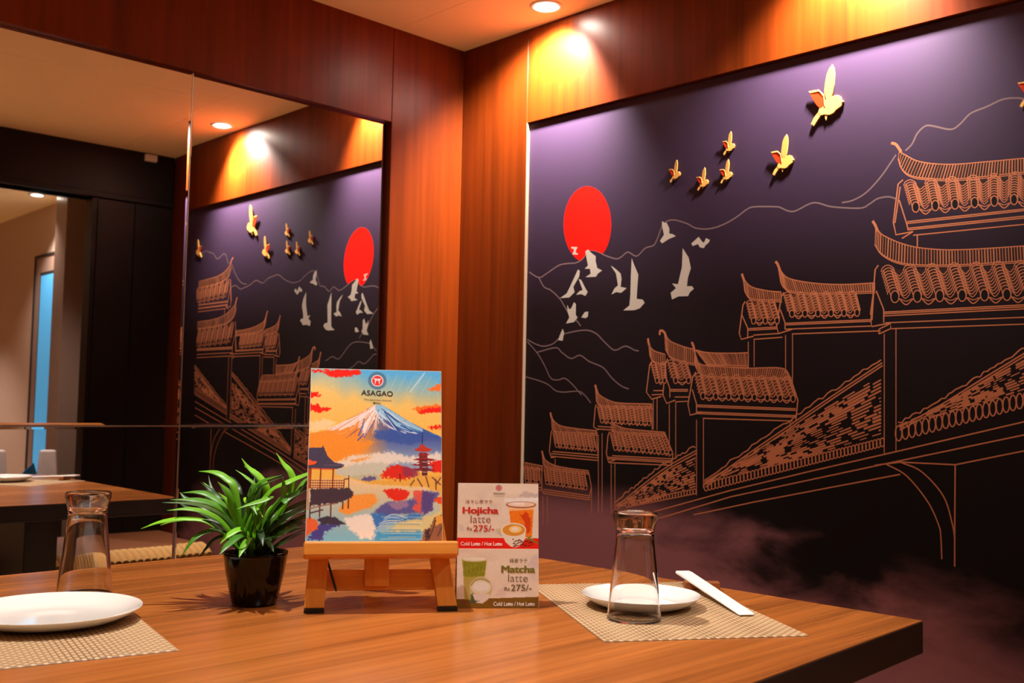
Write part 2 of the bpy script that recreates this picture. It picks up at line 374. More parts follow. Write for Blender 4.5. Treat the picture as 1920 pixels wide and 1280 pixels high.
YZ_MIN = YR+0.002
def W(p): return on_wall(*p)
def spline(pts, n=6):
    P = [np.array(p, float) for p in pts]
    if len(P) < 3: return P
    P = [2*P[0]-P[1]]+P+[2*P[-1]-P[-2]]; out = []
    for i in range(1, len(P)-2):
        a, b, c, d = P[i-1:i+3]
        for k in range(n):
            t = k/n
            out.append(0.5*((2*b)+(c-a)*t+(2*a-5*b+4*c-d)*t*t+(3*b-a-3*c+d)*t**3))
    out.append(P[-2]); return out
LAY = [0]
class Art:
    """flat print: strips and filled shapes a hair in front of the panel"""
    def __init__(s, h): s.mb = MB(); s.x = XW-h*0.14; s.k = 0
    def line(s, pts, w=0.0030, curve=False, px=True):
        if curve: pts = spline(pts)
        q = [np.array(W(p)) if px else np.array(p, float) for p in pts]
        q = [p for i, p in enumerate(q) if i == 0 or np.hypot(*(p-q[i-1])) > 1e-5]
        q = [p for p in q if p[0] > YZ_MIN and p[0] < YL-0.001]
        if len(q) < 2: return
        n = len(q); L = []
        for i in range(n):
            t = q[min(i+1, n-1)]-q[max(i-1, 0)]; t = t/max(np.hypot(*t), 1e-9)
            nn = np.array([-t[1], t[0]])*w/2; L.append((q[i]+nn, q[i]-nn))
        vs = []; s.k += 1; xx = s.x-(s.k % 40)*1.0e-6
        for a, b in L: vs += [(xx, a[0], a[1]), (xx, b[0], b[1])]
        s.mb.add(vs, [(2*i, 2*i+1, 2*i+3, 2*i+2) for i in range(n-1)])
    def fill(s, pts, px=True):
        q = [W(p) if px else p for p in pts]
        s.mb.add([(s.x, a, b) for a, b in q], [tuple(range(len(q)))])
    def ring(s, c, rx, ry, w=0.0028, n=18):
        s.line([(c[0]+rx*math.cos(2*math.pi*k/n), c[1]+ry*math.sin(2*math.pi*k/n)) for k in range(n+1)], w)
    def done(s, name, mat):
        if s.mb.f: return mural_obj(name, s.mb, mat)

def Z(pts, ox, oy, sc): return [(ox+x/sc, oy+y/sc) for x, y in pts]
z3 = lambda p: Z(p, 980, 340, 4.0)
z4 = lambda p: Z(p, 1440, 240, 4.0)
z2 = lambda p: Z(p, 1440, 0, 4.0)
z6 = lambda p: Z(p, 970, 600, 3.487)
z7 = lambda p: Z(p, 1370, 640, 3.487)

# distant ridge lines
A = Art(0.0003)
ridge1 = z3([(35,670),(120,720),(180,690),(270,630),(340,615),(400,610),(450,580),(475,540),(500,515),(560,525),(620,555),(700,580),(740,565),(790,530),(855,560),(920,500),(980,480),(1010,430),(1040,350),(1080,300),(1140,290),(1230,315),(1300,350),(1400,355),(1500,325),(1600,270),(1680,210),(1740,190),(1900,190)])
ridge1 += z4([(90,595),(190,625),(340,560),(480,590),(690,600),(760,570),(820,530),(900,515),(960,530)])
A.line(ridge1, 0.0036, True)
A.line(z3([(120,720),(160,790),(210,815),(275,875),(310,930),(345,985),(410,1050),(435,1085)]), 0.0034, True)
A.line(z3([(35,1185),(100,1220),(160,1235),(230,1215),(290,1160),(340,1135),(470,1115),(550,1140),(620,1210),(690,1265),(770,1235),(840,1265),(870,1270)]), 0.0034, True)
A.line(z6([(65,140),(130,215),(180,300),(220,380),(270,390),(310,380),(360,420),(420,490)]), 0.0032, True)
A.line(z6([(130,210),(250,180),(290,210),(350,250),(410,230),(470,270),(560,310),(620,380),(680,430),(730,450)]), 0.0034, True)
A.line(z6([(55,370),(140,395),(200,420),(250,460),(300,470),(400,465),(440,490),(480,540)]), 0.0032, True)
A.line(z4([(555,560),(640,540),(740,480),(850,360),(960,200)]), 0.0036, True)
A.line(z2([(1030,1130),(1080,1080),(1120,1000),(1180,945),(1240,945),(1370,970),(1440,930),(1520,850),(1640,800),(1760,745),(1870,735),(1920,745),(1990,770)]), 0.0038, True)
A.done('ridge_line_print', M['line_grey'])

# red sun cut by the ridge
S = Art(0.0006); c = (1101.5, 421); pts = []
for k in range(48):
    a = 2*math.pi*k/48; x = c[0]+44.5*math.cos(a); y = c[1]+72*math.sin(a)
    pts.append((x, y))
cut = spline(z3([(300,625),(340,615),(400,610),(450,580),(475,540),(500,515),(560,525),(620,555),(660,570)]), 6)
cx = [p[0] for p in cut]; cy = [p[1] for p in cut]
pts = [(x, min(y, float(np.interp(x, cx, cy)))) for x, y in pts]
S.fill(pts); S.done('red_sun', M['sun_red'])

gulls = [
 [(365,490),(412,492),(400,515),(398,535),(415,540),(412,550),(372,548),(385,520),(382,505),(366,503)],
 [(470,525),(490,510),(520,540),(548,560),(548,600),(560,650),(596,668),(565,690),(550,715),(470,718),(510,692),(505,655),(465,655),(490,630),(480,580)],
 [(415,660),(428,670),(425,710),(380,790),(390,830),(350,870),(280,875),(330,840),(355,790)],
 [(420,730),(440,740),(470,800),(488,830),(470,858),(440,845),(400,850),(430,820),(450,815)],
 [(660,630),(690,650),(735,690),(742,730),(735,790),(780,800),(740,835),(700,830),(665,848),(690,800),(715,780),(700,690)],
 [(818,575),(830,610),(868,700),(862,770),(855,880),(900,885),(915,910),(880,950),(840,965),(755,968),(800,930),(808,850),(812,700)],
 [(1200,500),(1245,570),(1262,650),(1240,720),(1232,785),(1270,785),(1285,805),(1255,830),(1240,860),(1170,862),(1120,885),(1110,835),(1150,800),(1120,765),(1165,770),(1195,640)],
 [(1045,297),(1065,310),(1080,310),(1100,350),(1100,390),(1125,395),(1150,410),(1100,430),(1045,465),(1030,445),(1060,400),(1045,330)],
 [(1265,465),(1320,415),(1345,450),(1360,460),(1375,425),(1405,440),(1395,460),(1370,480),(1360,500),(1330,495),(1315,470),(1275,485)],
 [(335,925),(350,960),(365,950),(385,905),(400,920),(398,1000),(412,1020),(385,1055),(325,1065),(350,1020),(335,970)],
 [(440,1020),(465,980),(492,975),(490,1010),(475,1025)],
 [(300,1105),(312,1135),(305,1165),(300,1195),(265,1190),(280,1150)]]
for g in gulls:
    S = Art(0.0008); S.fill(z3(g)); S.done('gull', M['gull_white'])

# temple roofs in copper line
def lerp(a, b, t): return (a[0]+(b[0]-a[0])*t, a[1]+(b[1]-a[1])*t)
def along(P, t):
    P = [np.array(p, float) for p in P]; d = [np.hypot(*(P[i+1]-P[i])) for i in range(len(P)-1)]; s = t*sum(d)
    for i, k in enumerate(d):
        if s <= k or i == len(d)-1:
            q = P[i]+(P[i+1]-P[i])*(s/max(k, 1e-6)); return (q[0], q[1])
        s -= k
def comb(A, up, lo, w=0.0026, step=4.0, seed=1):
    """ridge of upright tiles between two curves"""
    rd = random.Random(seed); U = spline(up, 5); Lw = spline(lo, 5)
    A.line(U, w); A.line(Lw, w)
    A.line([(x+1.5, y+3.0) for x, y in Lw], w*0.8)
    ln = sum(np.hypot(*(np.array(U[i+1])-np.array(U[i]))) for i in range(len(U)-1)); n = max(4, int(ln/step))
    for k in range(n+1):
        t = k/n; a = along(U, t); b = along(Lw, min(1, t+0.006))
        A.line([a, b], w*rd.choice((0.5, 0.7, 0.8, 1.1)))
def roof(name, top, eave, n, rx, ry, arcs=11, w=0.0026, gable=None, beams=(), posts=(), up=None, lo=None, step=4.0, right=None, horn=None, slant=0.55, seed=1, lines=()):
    """top / eave: the two ends of the tile field; n tile columns with round ends"""
    G = Art(0.00042)
    e0, e1 = eave; t0, t1 = top
    G.fill([(t0[0]-rx, t0[1]), (t1[0]+rx, t1[1]), (e1[0]+rx, e1[1]-ry*0.6), (e0[0]-rx, e0[1]-ry*0.6)])
    if up:
        U_ = spline(up, 4); L_ = spline(lo, 4); 
        for q in range(12):
            G.fill([along(U_, q/12), along(U_, (q+1)/12), along(L_, (q+1)/12), along(L_, q/12)])
    G.done('roof_tint', M['tint_big'] if rx > 5 else M['tint_small'])
    A = Art(0.00055)
    if up: comb(A, up, lo, w, step*1.25, seed)
    H = Art(0.0009)
    for k in range(n):
        ec = lerp(eave[0], eave[1], k/(n-1) if n > 1 else 0.5); tc_ = lerp(top[0], top[1], k/(n-1) if n > 1 else 0.5)
        dx = (eave[1][0]-eave[0][0])/max(1, n-1) if n > 1 else rx*3
        dt = (top[1][0]-top[0][0])/max(1, n-1) if n > 1 else rx*3
        A.ring(ec, rx, ry, w, 14)
        H.fill([(ec[0]+rx*0.78*math.cos(q), ec[1]+ry*0.8*math.sin(q)) for q in np.linspace(0, 2*math.pi, 12, endpoint=False)])
        for j in range(arcs):                      # overlapping tile arcs climbing the slope
            t = (j+1)/(arcs+0.5); p = lerp(ec, tc_, t); r = max(rx*1.15, 0.31*(dx*(1-t)+dt*t))
            A.line([(p[0]-r, p[1]+ry*0.1), (p[0]-r*0.75, p[1]-ry*0.62), (p[0], p[1]-ry*1.05), (p[0]+r*0.75, p[1]-ry*0.62), (p[0]+r, p[1]+ry*0.1)], w*0.9, True)
            hw = max(1.0, dx/2-r)                  # hollow tiles between the columns
            if k < n-1:
                pm = (p[0]+r+hw, p[1])
                A.line([(p[0]+r, p[1]+ry*0.1), (pm[0], p[1]+ry*0.75), (p[0]+dx*(1-t)+dt*t-r, p[1]+ry*0.1)], w*0.8, True)
        A.line([(ec[0]+rx*1.05, ec[1]-ry*0.2), (tc_[0]+rx, tc_[1])], w*1.3)
        A.line([(ec[0]-rx*1.05, ec[1]-ry*0.2), (tc_[0]-rx, tc_[1])], w*0.8)
        if k < n-1:                                # drip tiles under the eave
            A.line([(ec[0]+rx, ec[1]+ry*0.35), (ec[0]+dx/2, ec[1]+ry*1.35), (ec[0]+dx-rx, ec[1]+ry*0.35)], w, True)
            A.line([(ec[0]+rx*1.3, ec[1]+ry*0.35), (ec[0]+dx/2, ec[1]+ry*0.75), (ec[0]+dx-rx*1.3, ec[1]+ry*0.35)], w*0.8, True)
    if gable: A.line(gable, w*1.3)
    for a, b in beams: A.line([a, b], w*1.1); 
    for a, b in posts: A.line([a, b], w*0.9)
    for l in lines: A.line(l, w*1.2)
    if right: A.line(right, w*1.2)
    if horn: A.line(horn, w*2.6, True)
    A.done(name, M['line_gold']); ho = H.done('tile_end_print', M['print_black'])
    if ho: tag(ho, kind='stuff')

roof('roof_drawing', ((1706,345),(1943,327)), ((1717,388),(1938,371)), 7, 6.6, 9.8, 9, 0.0023,
     gable=[(1693,337),(1684,345),(1675,417),(1680,440),(1712,434)], lines=[[(1686,375),(1700,419),(1703,432)],[(1688,350),(1678,418)],[(1691,447),(1712,434)],[(1720,440),(1720,462)]],
     beams=[((1700,419),(1935,393)),((1701,415.5),(1935,390)),((1702,431),(1935,407)),((1702,428),(1935,403.5)),((1712,441),(1935,419))],
     up=[(1686,284),(1697,290),(1725,303),(1780,308),(1850,303),(1935,295)], lo=[(1684,297),(1690,315),(1705,328),(1735,334),(1800,335),(1935,321)], horn=[(1671,268),(1680,271),(1690,285)], step=4.2, seed=2)
roof('roof_drawing', ((1664,506),(1913,497)), ((1678,556),(1930,551)), 7, 7.6, 11.2, 9, 0.0023,
     gable=[(1647,497),(1641,505),(1633,603),(1635,612),(1670,605)], lines=[[(1640,515),(1635,600)],[(1643,545),(1657,580),(1657,605)],[(1648,626),(1670,616)],[(1648,626),(1648,617),(1670,606),(1670,616)]],
     beams=[((1657,588),(1935,574)),((1657,585),(1935,570.5)),((1657,592),(1935,578)),((1660,605),(1935,594)),((1671,616),(1935,607))],
     posts=[((1658,625),(1658,850)),((1680,616),(1680,845))],
     up=[(1642,424),(1650,436),(1660,443),(1690,456),(1730,465),(1800,468),(1935,460)], lo=[(1640,458),(1652,475),(1680,490),(1720,496),(1800,496),(1935,488)], horn=[(1636,414),(1641,422),(1646,434)], step=4.4, seed=3)
roof('roof_drawing', ((1476,552),(1598,550)), ((1485,588),(1607,586)), 6, 4.6, 6.8, 7, 0.0024,
     gable=[(1470,548),(1465,556),(1456,612),(1460,625),(1486,617)], lines=[[(1463,580),(1472,605),(1472,617)]], right=[(1640,530),(1636,560),(1632,590)],
     beams=[((1472,609),(1634,602)),((1472,606),(1634,599)),((1472,617),(1634,611)),((1485,626),(1651,620))], posts=[((1473,628),(1473,700)),((1486,626),(1486,716))],
     up=[(1458,495),(1464,507),(1480,522),(1530,531),(1585,533),(1640,530)], lo=[(1463,526),(1468,536),(1484,546),(1530,550),(1640,546)], horn=[(1454,490),(1458,495),(1463,508)], step=3.6, seed=4)
roof('roof_drawing', ((1405,567),(1446,565)), ((1413,601),(1457,601)), 3, 4.2, 6.2, 6, 0.0024,
     gable=[(1397,565),(1393,572),(1386,625),(1390,636),(1413,630)], lines=[[(1391,590),(1402,615),(1402,632)]], right=[(1464,563),(1456,610)],
     beams=[((1402,619),(1456,616)),((1402,616),(1456,613)),((1413,628),(1460,625)),((1413,636),(1467,632))], posts=[((1403,640),(1403,690)),((1414,637),(1414,687))],
     up=[(1393,519),(1397,526),(1410,538),(1440,545),(1464,547)], lo=[(1396,545),(1402,555),(1414,561),(1465,563)], horn=[(1391,513),(1393,519),(1396,528)], step=3.4, seed=5)
roof('roof_drawing', ((1309,703),(1474,710)), ((1318,742),(1487,747)), 8, 4.4, 6.6, 6, 0.0025,
     gable=[(1305,697),(1299,706),(1290,758),(1294,778),(1318,772)], lines=[[(1298,730),(1306,757),(1306,774)]], right=[(1482,707),(1496,750),(1492,790)],
     beams=[((1305,759),(1492,766)),((1305,762),(1492,769)),((1305,772),(1492,779)),((1305,775),(1492,782)),((1318,784),(1486,789))], posts=[((1306,787),(1306,928)),((1319,784),(1319,915)),((1482,789),(1482,800))],
     up=[(1302,655),(1306,670),(1314,683),(1357,687),(1400,690),(1466,690),(1482,707)], lo=[(1303,684),(1310,697),(1322,704),(1371,707),(1480,709)], horn=[(1297,641),(1300,648),(1303,660)], step=3.4, seed=6)
roof('roof_drawing', ((1257,678),(1281,680)), ((1267,713),(1291,713)), 2, 4.0, 6.0, 6, 0.0024,
     gable=[(1252,672),(1248,680),(1243,740),(1250,756),(1266,750)], lines=[[(1248,705),(1256,728),(1256,745)]],
     beams=[((1257,730),(1290,730)),((1257,733),(1290,733)),((1265,744),(1292,744)),((1266,753),(1291,752))], posts=[((1255,757),(1255,856)),((1267,753),(1267,860))],
     up=[(1246,625),(1252,634),(1260,641),(1283,650),(1303,655)], lo=[(1248,655),(1256,668),(1275,676),(1302,682)], horn=[(1237,628),(1238,620),(1245,622),(1250,634)], step=3.3, seed=7)
A = Art(0.0005); comb(A, [(1305,656),(1328,661),(1371,662),(1403,661)], [(1325,683),(1345,684),(1375,685),(1403,686)], 0.0028, 3.3, 9); A.line([(1403,661),(1403,690)], 0.003); A.done('roof_drawing', M['line_gold'])
roof('roof_drawing', ((1225,682),(1243,682)), ((1232,713),(1246,713)), 2, 3.4, 5.4, 6, 0.0024,
     gable=[(1222,677),(1218,685),(1212,735),(1222,748),(1240,743)], beams=[((1225,732),(1243,732)),((1222,740),(1243,739))], posts=[((1225,748),(1225,805)),((1232,746),(1232,806))],
     up=[(1216,643),(1220,651),(1228,658),(1247,664)], lo=[(1218,664),(1222,674),(1232,680),(1247,682)], horn=[(1215,634),(1216,642),(1219,652)], step=3.2, seed=8)
roof('roof_drawing', ((1124,762),(1214,764)), ((1129,788),(1217,793)), 7, 3.2, 4.6, 6, 0.0025,
     gable=[(1118,758),(1116,765),(1113,800),(1122,806)], beams=[((1121,799),(1150,801)),((1121,804),(1150,806))],
     up=[(1117,730),(1122,738),(1135,747),(1160,755),(1222,757)], lo=[(1118,752),(1128,760),(1160,762),(1223,763)], right=[(1222,757),(1223,805)], horn=[(1116,721),(1118,729),(1121,738)], step=3.2, seed=9)
roof('roof_drawing', ((1148,812),(1243,815)), ((1154,839),(1257,848)), 8, 3.6, 5.0, 6, 0.0025,
     gable=[(1143,809),(1140,817),(1137,850),(1141,866),(1153,862)], right=[(1246,810),(1262,852),(1259,872)],
     beams=[((1139,857),(1260,864)),((1140,860),(1260,867)),((1142,867),(1259,872)),((1148,854),(1260,860))], posts=[((1146,870),(1146,962)),((1153,868),(1153,962))],
     up=[(1145,790),(1155,797),(1180,804),(1246,810)], lo=[(1146,806),(1160,810),(1190,812),(1248,814)], step=3.2, seed=10)
roof('roof_drawing', ((1040,811),(1110,814)), ((1044,834),(1115,841)), 7, 3.0, 4.4, 6, 0.0025,
     gable=[(1035,806),(1033,814),(1030,846),(1034,858),(1042,856)], right=[(1118,808),(1122,860)],
     beams=[((1033,850),(1122,858)),((1034,855),(1122,863)),((1036,846),(1122,853))], posts=[((1041,860),(1041,875)),((1122,815),(1122,962)),((1129,812),(1129,962))],
     up=[(1034,782),(1040,790),(1052,798),(1080,803),(1118,807)], lo=[(1035,803),(1045,809),(1080,811),(1120,813)], horn=[(1032,773),(1034,782),(1038,791)], step=3.1, seed=11)
roof('roof_drawing', ((1023,878),(1093,886)), ((1026,904),(1098,914)), 7, 3.0, 4.2, 6, 0.0025,
     gable=[(1018,872),(1016,880),(1016,918),(1020,926)], right=[(1103,882),(1109,912),(1104,938)],
     beams=[((1019,921),(1104,933)),((1019,925),(1104,937)),((1019,917),(1104,929))], posts=[((1018,930),(1018,985)),((1026,930),(1026,985)),((1109,912),(1109,962))],
     up=[(1017,852),(1023,862),(1040,872),(1070,878),(1103,882)], lo=[(1018,869),(1028,876),(1060,881),(1103,886)], horn=[(1016,845),(1018,853),(1021,862)], step=3.1, seed=12)
roof('roof_drawing', ((986,876),(1008,878)), ((988,901),(1010,903)), 3, 3.0, 4.0, 6, 0.0025, beams=[((982,910),(1015,914)),((982,915),(1015,919))],
     up=[(981,866),(995,869),(1016,873)], lo=[(981,874),(995,876),(1016,879)], step=3.0, seed=13)

# stepped hills of broken diagonal strokes, with chains of ovals along their foot
def hill(top, bot, n, seed, w=0.0030):
    A = Art(0.0004); rd = random.Random(seed)
    T = spline(top, 4); B = spline(bot, 4)
    jag = []
    for i in range(41):
        p = along(T, i/40); jag.append((p[0], p[1]+rd.uniform(-5, 1)))
    A.line(jag, w)
    A.line([(x+2, y+6) for x, y in T], w); A.line([(x+3, y+11) for x, y in T], w)
    for k in range(2, n):
        s = k/n; t = 0.0
        while t < 1:
            hh = np.hypot(*(np.array(along(T, t))-np.array(along(B, t))))/n
            if (hh < 3.0 and k % 2) or (hh < 1.7 and k % 4):
                t += 0.05; continue
            dens = 0.5+0.5*math.sin(7*t+3.1*s+seed)*math.cos(9*s-2.3*t+seed*1.7)
            ln = rd.uniform(0.03, 0.10)*(0.6+1.2*dens); e = min(1, t+ln)
            P = []
            for q in np.linspace(t, e, 4):
                a = along(T, q); b = along(B, q); P.append(lerp(a, b, 0.12+0.86*s))
            A.line(P, w*(0.55+1.25*max(0, dens)))
            t = e+rd.uniform(0.008, 0.06)*(1.5-dens)
    A.done('hill_drawing', M['line_gold'])
hill([(1153,944),(1200,905),(1250,868),(1304,838)], [(1160,950),(1210,944),(1255,932),(1304,918)], 13, 3)
hill([(1320,902),(1400,845),(1480,790),(1560,735),(1652,674)], [(1325,908),(1400,888),(1480,868),(1560,848),(1652,822)], 19, 5)
hill([(1684,795),(1760,754),(1840,704),(1950,637)], [(1690,800),(1760,782),(1840,760),(1950,728)], 12, 8)
def ovals(a, b, n, rx, ry, w):
    A = Art(0.0006)
    for k in range(n): A.ring(lerp(a, b, k/(n-1)), rx, ry, w, 16)
    A.done('oval_chain_drawing', M['line_gold'])
ovals((1176,946),(1302,921), 24, 3.2, 5.0, 0.0026)
ovals((1324,912),(1654,829), 50, 4.0, 8.2, 0.0026)
ovals((1685,812),(1937,745), 21, 6.2, 14.5, 0.0028)
A = Art(0.0005)
for l in [[(1226,959),(1370,919),(1520,883),(1660,851),(1935,787)], [(1234,972),(1370,931),(1520,899),(1661,869),(1935,812)], [(1300,965),(1413,941),(1560,913),(1688,889)],
          [(1640,872),(1688,866),(1791,871),(1935,842)], [(1791,871),(1790,1000),(1790,1062)]]: A.line(l, 0.0030)
A.line([(1660,869),(1700,892),(1740,941),(1760,984),(1764,1005),(1766,1048)], 0.0028, True)
A.line([(1688,866),(1728,884),(1769,930),(1786,984),(1790,1010)], 0.0028, True)
A.done('bridge_wall_drawing', M['line_gold'])

# ------------------------------------------------------------------ gold relief birds fixed on the mural
M['bird_gold'] = plain('bird gold lacquer', (222, 164, 82), 0.4)
M['bird_red'] = plain('bird red lacquer', (222, 58, 20), 0.35)
BC = (1548, 200)
def bird_poly(pts):
    c = np.array(W(BC)); return [np.array(W((1440+x/4.0, y/4.0)))-c for x, y in pts]
def slab(name, pts, offs, thick, mat, parent):
    """polygon on the wall with an out-of-wall offset per corner"""
    q = bird_poly(pts); n = len(q)
    offs = [o*0.55 for o in offs]; thick *= 0.55
    fr = [(-o, p[0], p[1]) for p, o in zip(q, offs)]; bk_ = [(-(o-thick), p[0], p[1]) for p, o in zip(q, offs)]
    return MB().add(fr+bk_, [tuple(range(n)), tuple(reversed(range(n, 2*n)))]+[(i, n+i, n+(i+1) % n, (i+1) % n) for i in range(n)]).build(name, mat, parent, bevel=0.0005, seg=1)
def make_bird():
    e = empty('gold_bird', (0, 0, 0))
    body = [(400,800),(430,760),(470,735),(500,722),(530,716),(552,728),(560,750),(577,763),(562,775),(560,795),(540,812),(520,825),(500,850),(470,865),(430,862),(400,870),(385,845)]
    slab('body', body, [0.010]*len(body), 0.010, M['bird_gold'], e)
    uw = [(430,690),(440,625),(452,565),(472,520),(496,490),(510,515),(514,570),(507,640),(494,705),(478,745),(446,750)]
    slab('raised_wing', uw, [0.010+0.005*max(0, (760-y)/270) for x, y in uw], 0.006, M['bird_gold'], e)
    sw = [(325,705),(398,690),(425,730),(432,800),(400,820),(372,790),(345,745)]
    so = [0.014, 0.013, 0.012, 0.010, 0.010, 0.011, 0.013]
    slab('folded_wing', sw, so, 0.005, M['bird_red'], e)
    rim = [(318,692),(392,678),(430,712),(442,800),(432,806),(424,730),(396,692),(330,706)]
    slab('wing_rim', rim, [0.015, 0.015, 0.014, 0.012, 0.012, 0.013, 0.015, 0.015], 0.006, M['bird_gold'], e)
    tl = [(385,845),(405,868),(380,905),(352,950),(340,936),(328,940),(350,890)]
    slab('tail', tl, [0.009]*len(tl), 0.008, M['bird_gold'], e)
    ft = [(430,860),(455,862),(444,908),(436,890)]
    slab('foot', ft, [0.008]*4, 0.005, M['bird_gold'], e)
    return e
bird0 = make_bird()
birds = [((1548,200), 1.0, 'largest gold relief bird, highest on the mural'),
         ((1467,305), 0.70, 'second largest gold relief bird, below the biggest one'),
         ((1367,277), 0.42, 'small gold relief bird, topmost of the four small birds'),
         ((1266,329), 0.42, 'small gold relief bird at the left, first of the flock above the red sun'),
         ((1318,344), 0.42, 'small gold relief bird, lowest of the four small birds'),
         ((1362,330), 0.43, 'small gold relief bird directly under the topmost small bird'),
         ((1934,176), 0.62, 'gold relief bird cut off by the right edge of the photo')]
for i, (p, s, lab) in enumerate(birds):
    b = bird0 if i == 0 else copy_tree(bird0)
    y, z = W(p); b.location = (XW-0.0008, y, z); s2 = s*(1.0); b.scale = (0.5+0.5*s2, s2, s2)
    tag(b, lab, 'wall decoration', 'gold relief birds on the mural')
# ------------------------------------------------------------------ dining table and bench
M['bench_seat'] = plain('brown bench leather', (112, 62, 32), 0.45, noise=0.1, nscale=14)
M['rope'] = plain('woven rope', (178, 130, 64), 0.7, noise=0.2, nscale=40)
tq = [(1.534, 0.681), (1.534, 1.887), (0.06, 1.887), (0.06, 0.600)]
def inset(q, d): 
    c = np.mean(q, axis=0); return [tuple(np.array(p)-(np.sign(np.array(p)-c))*d) for p in q]
tb_ = empty('dining_table', (0.8, 1.27, 0)); tag(tb_, 'long wooden dining table with a thick dark edge in the room corner', 'table')
def tl(mb): mb.v = [(x-0.8, y-1.27, z) for x, y, z in mb.v]; return mb
tl(MB().prism(tq, TZ-0.048, TZ-0.0012)).build('tabletop', M['dark_wood'], tb_, bevel=0.0015)
tl(MB().prism(inset(tq, 0.0012), TZ-0.0015, TZ)).build('veneer', M['table_wood'], tb_)
for x0, x1 in ((1.17, 1.27), (0.27, 0.37)):
    tl(MB().box(x0, x1, 0.98, 1.60, 0.03, TZ-0.048)).build('leg', M['dark_wood'], tb_, bevel=0.004)
    tl(MB().box(x0-0.03, x1+0.03, 0.86, 1.70, 0.0, 0.04)).build('foot', M['dark_wood'], tb_, bevel=0.004)
tl(MB().box(0.37, 1.17, 1.24, 1.30, 0.25, 0.37)).build('stretcher', M['dark_wood'], tb_, bevel=0.004)

be = empty('bench', (1.5, 0.64, 0)); tag(be, 'brown bench with a twisted rope front edge, seen in the mirror', 'bench')
def bl(mb): mb.v = [(x-1.5, y-0.64, z) for x, y, z in mb.v]; return mb
bl(MB().box(0.9, 2.16, 0.37, 0.86, 0.0, 0.39)).build('base', M['dark_wood'], be, bevel=0.004)
bl(MB().box(0.88, 2.165, 0.352, 0.875, 0.39, 0.456)).build('seat', M['bench_seat'], be, bevel=0.012, seg=3)
st = None
for k in range(44):
    x = 0.90+k*0.0289
    if st is None:
        mb = MB(); vs = []; fs = []; nn = 10
        for i in range(9):
            t = i/8; yy = -0.045+0.09*t; xx = -0.020+0.04*t
            hh = 0.052*math.sin(math.pi*(0.08+0.84*t))
            for j in range(nn):
                a = 2*math.pi*j/nn
                vs.append((xx+0.017*math.cos(a), yy, hh+0.018*math.sin(a)-0.03))
        for i in range(8):
            for j in range(nn): fs.append((i*nn+j, i*nn+(j+1) % nn, (i+1)*nn+(j+1) % nn, (i+1)*nn+j))
        st = mb.add(vs, fs).build('rope_strand', M['rope'], be, smooth=True)
        s_ = st
    else:
        s_ = st.copy(); col.objects.link(s_); s_.parent = be
    s_.location = (x-1.5, 0.915-0.64, 0.425)

# ------------------------------------------------------------------ placemats (woven strands as relief)
def woven_mat_material():
    m = vcol_mat('woven vinyl', 0.55); return m
M['mat'] = woven_mat_material()
def placemat(name, corner, ang, L, Wd, label, cell=0.0068):
    """corner: one corner on the table; long side along ang, short side to its right"""
    nu, nv = int(L/cell)*4, int(Wd/cell)*4
    u = np.linspace(0, L, nu+1); v = np.linspace(0, Wd, nv+1)
    U, V_ = np.meshgrid(u, v, indexing='ij')
    cu, cv = U/cell, V_/cell
    chk = (np.floor(cu)+np.floor(cv)) % 2
    fu, fv = cu % 1, cv % 1
    a = np.abs(np.sin(np.pi*fv)); b = np.abs(np.sin(np.pi*fu))
    h = np.where(chk > 0, a**0.5*(0.45+0.55*b), b**0.5*(0.45+0.55*a))
    Zz = 0.0006+0.0011*h
    Zz[0, :] = Zz[-1, :] = 0.0003; Zz[:, 0] = Zz[:, -1] = 0.0003
    ca, sa = math.cos(ang), math.sin(ang)
    co = np.stack([U, -V_, Zz], -1).reshape(-1, 3)
    n1 = nv+1
    i, j = np.meshgrid(np.arange(nu), np.arange(nv), indexing='ij')
    q = np.stack([i*n1+j, i*n1+j+1, (i+1)*n1+j+1, (i+1)*n1+j], -1).reshape(-1, 4)[:, ::-1]
    q = q[:, ::-1] if False else q
    me = bpy.data.meshes.new(name)
    me.vertices.add(len(co)); me.vertices.foreach_set('co', co.ravel())
    me.loops.add(q.size); me.loops.foreach_set('vertex_index', q.ravel().astype(np.int32))
    me.polygons.add(len(q)); me.polygons.foreach_set('loop_start', np.arange(0, q.size, 4, dtype=np.int32))
    me.update(); me.validate()
    c1, c2, c3 = np.array(lin((212, 182, 140))), np.array(lin((164, 128, 86))), np.array(lin((84, 58, 36)))
    k = np.where((chk > 0)[..., None], c1, c2)
    gap = np.clip((h-0.25)/0.35, 0, 1)[..., None]
    C = c3*(1-gap)+k*gap
    ca_ = me.color_attributes.new('print', 'FLOAT_COLOR', 'POINT')
    ca_.data.foreach_set('color', np.concatenate([C.reshape(-1, 3), np.ones((len(co), 1))], 1).ravel().astype(np.float32))
    me.materials.append(M['mat'])
    o = bpy.data.objects.new(name, me); col.objects.link(o)
    o.location = (corner[0], corner[1], TZ+0.0002); o.rotation_euler = (0, 0, ang)
    tag(o, label, 'placemat', 'woven placemats'); return o
placemat('placemat', (1.056, 0.893), math.radians(57.5), 0.432, 0.292, 'beige woven placemat under the small plate and chopsticks')
placemat('placemat', (0.330, 1.262), math.radians(77.3), 0.442, 0.295, 'beige woven placemat under the bigger plate at the left edge')

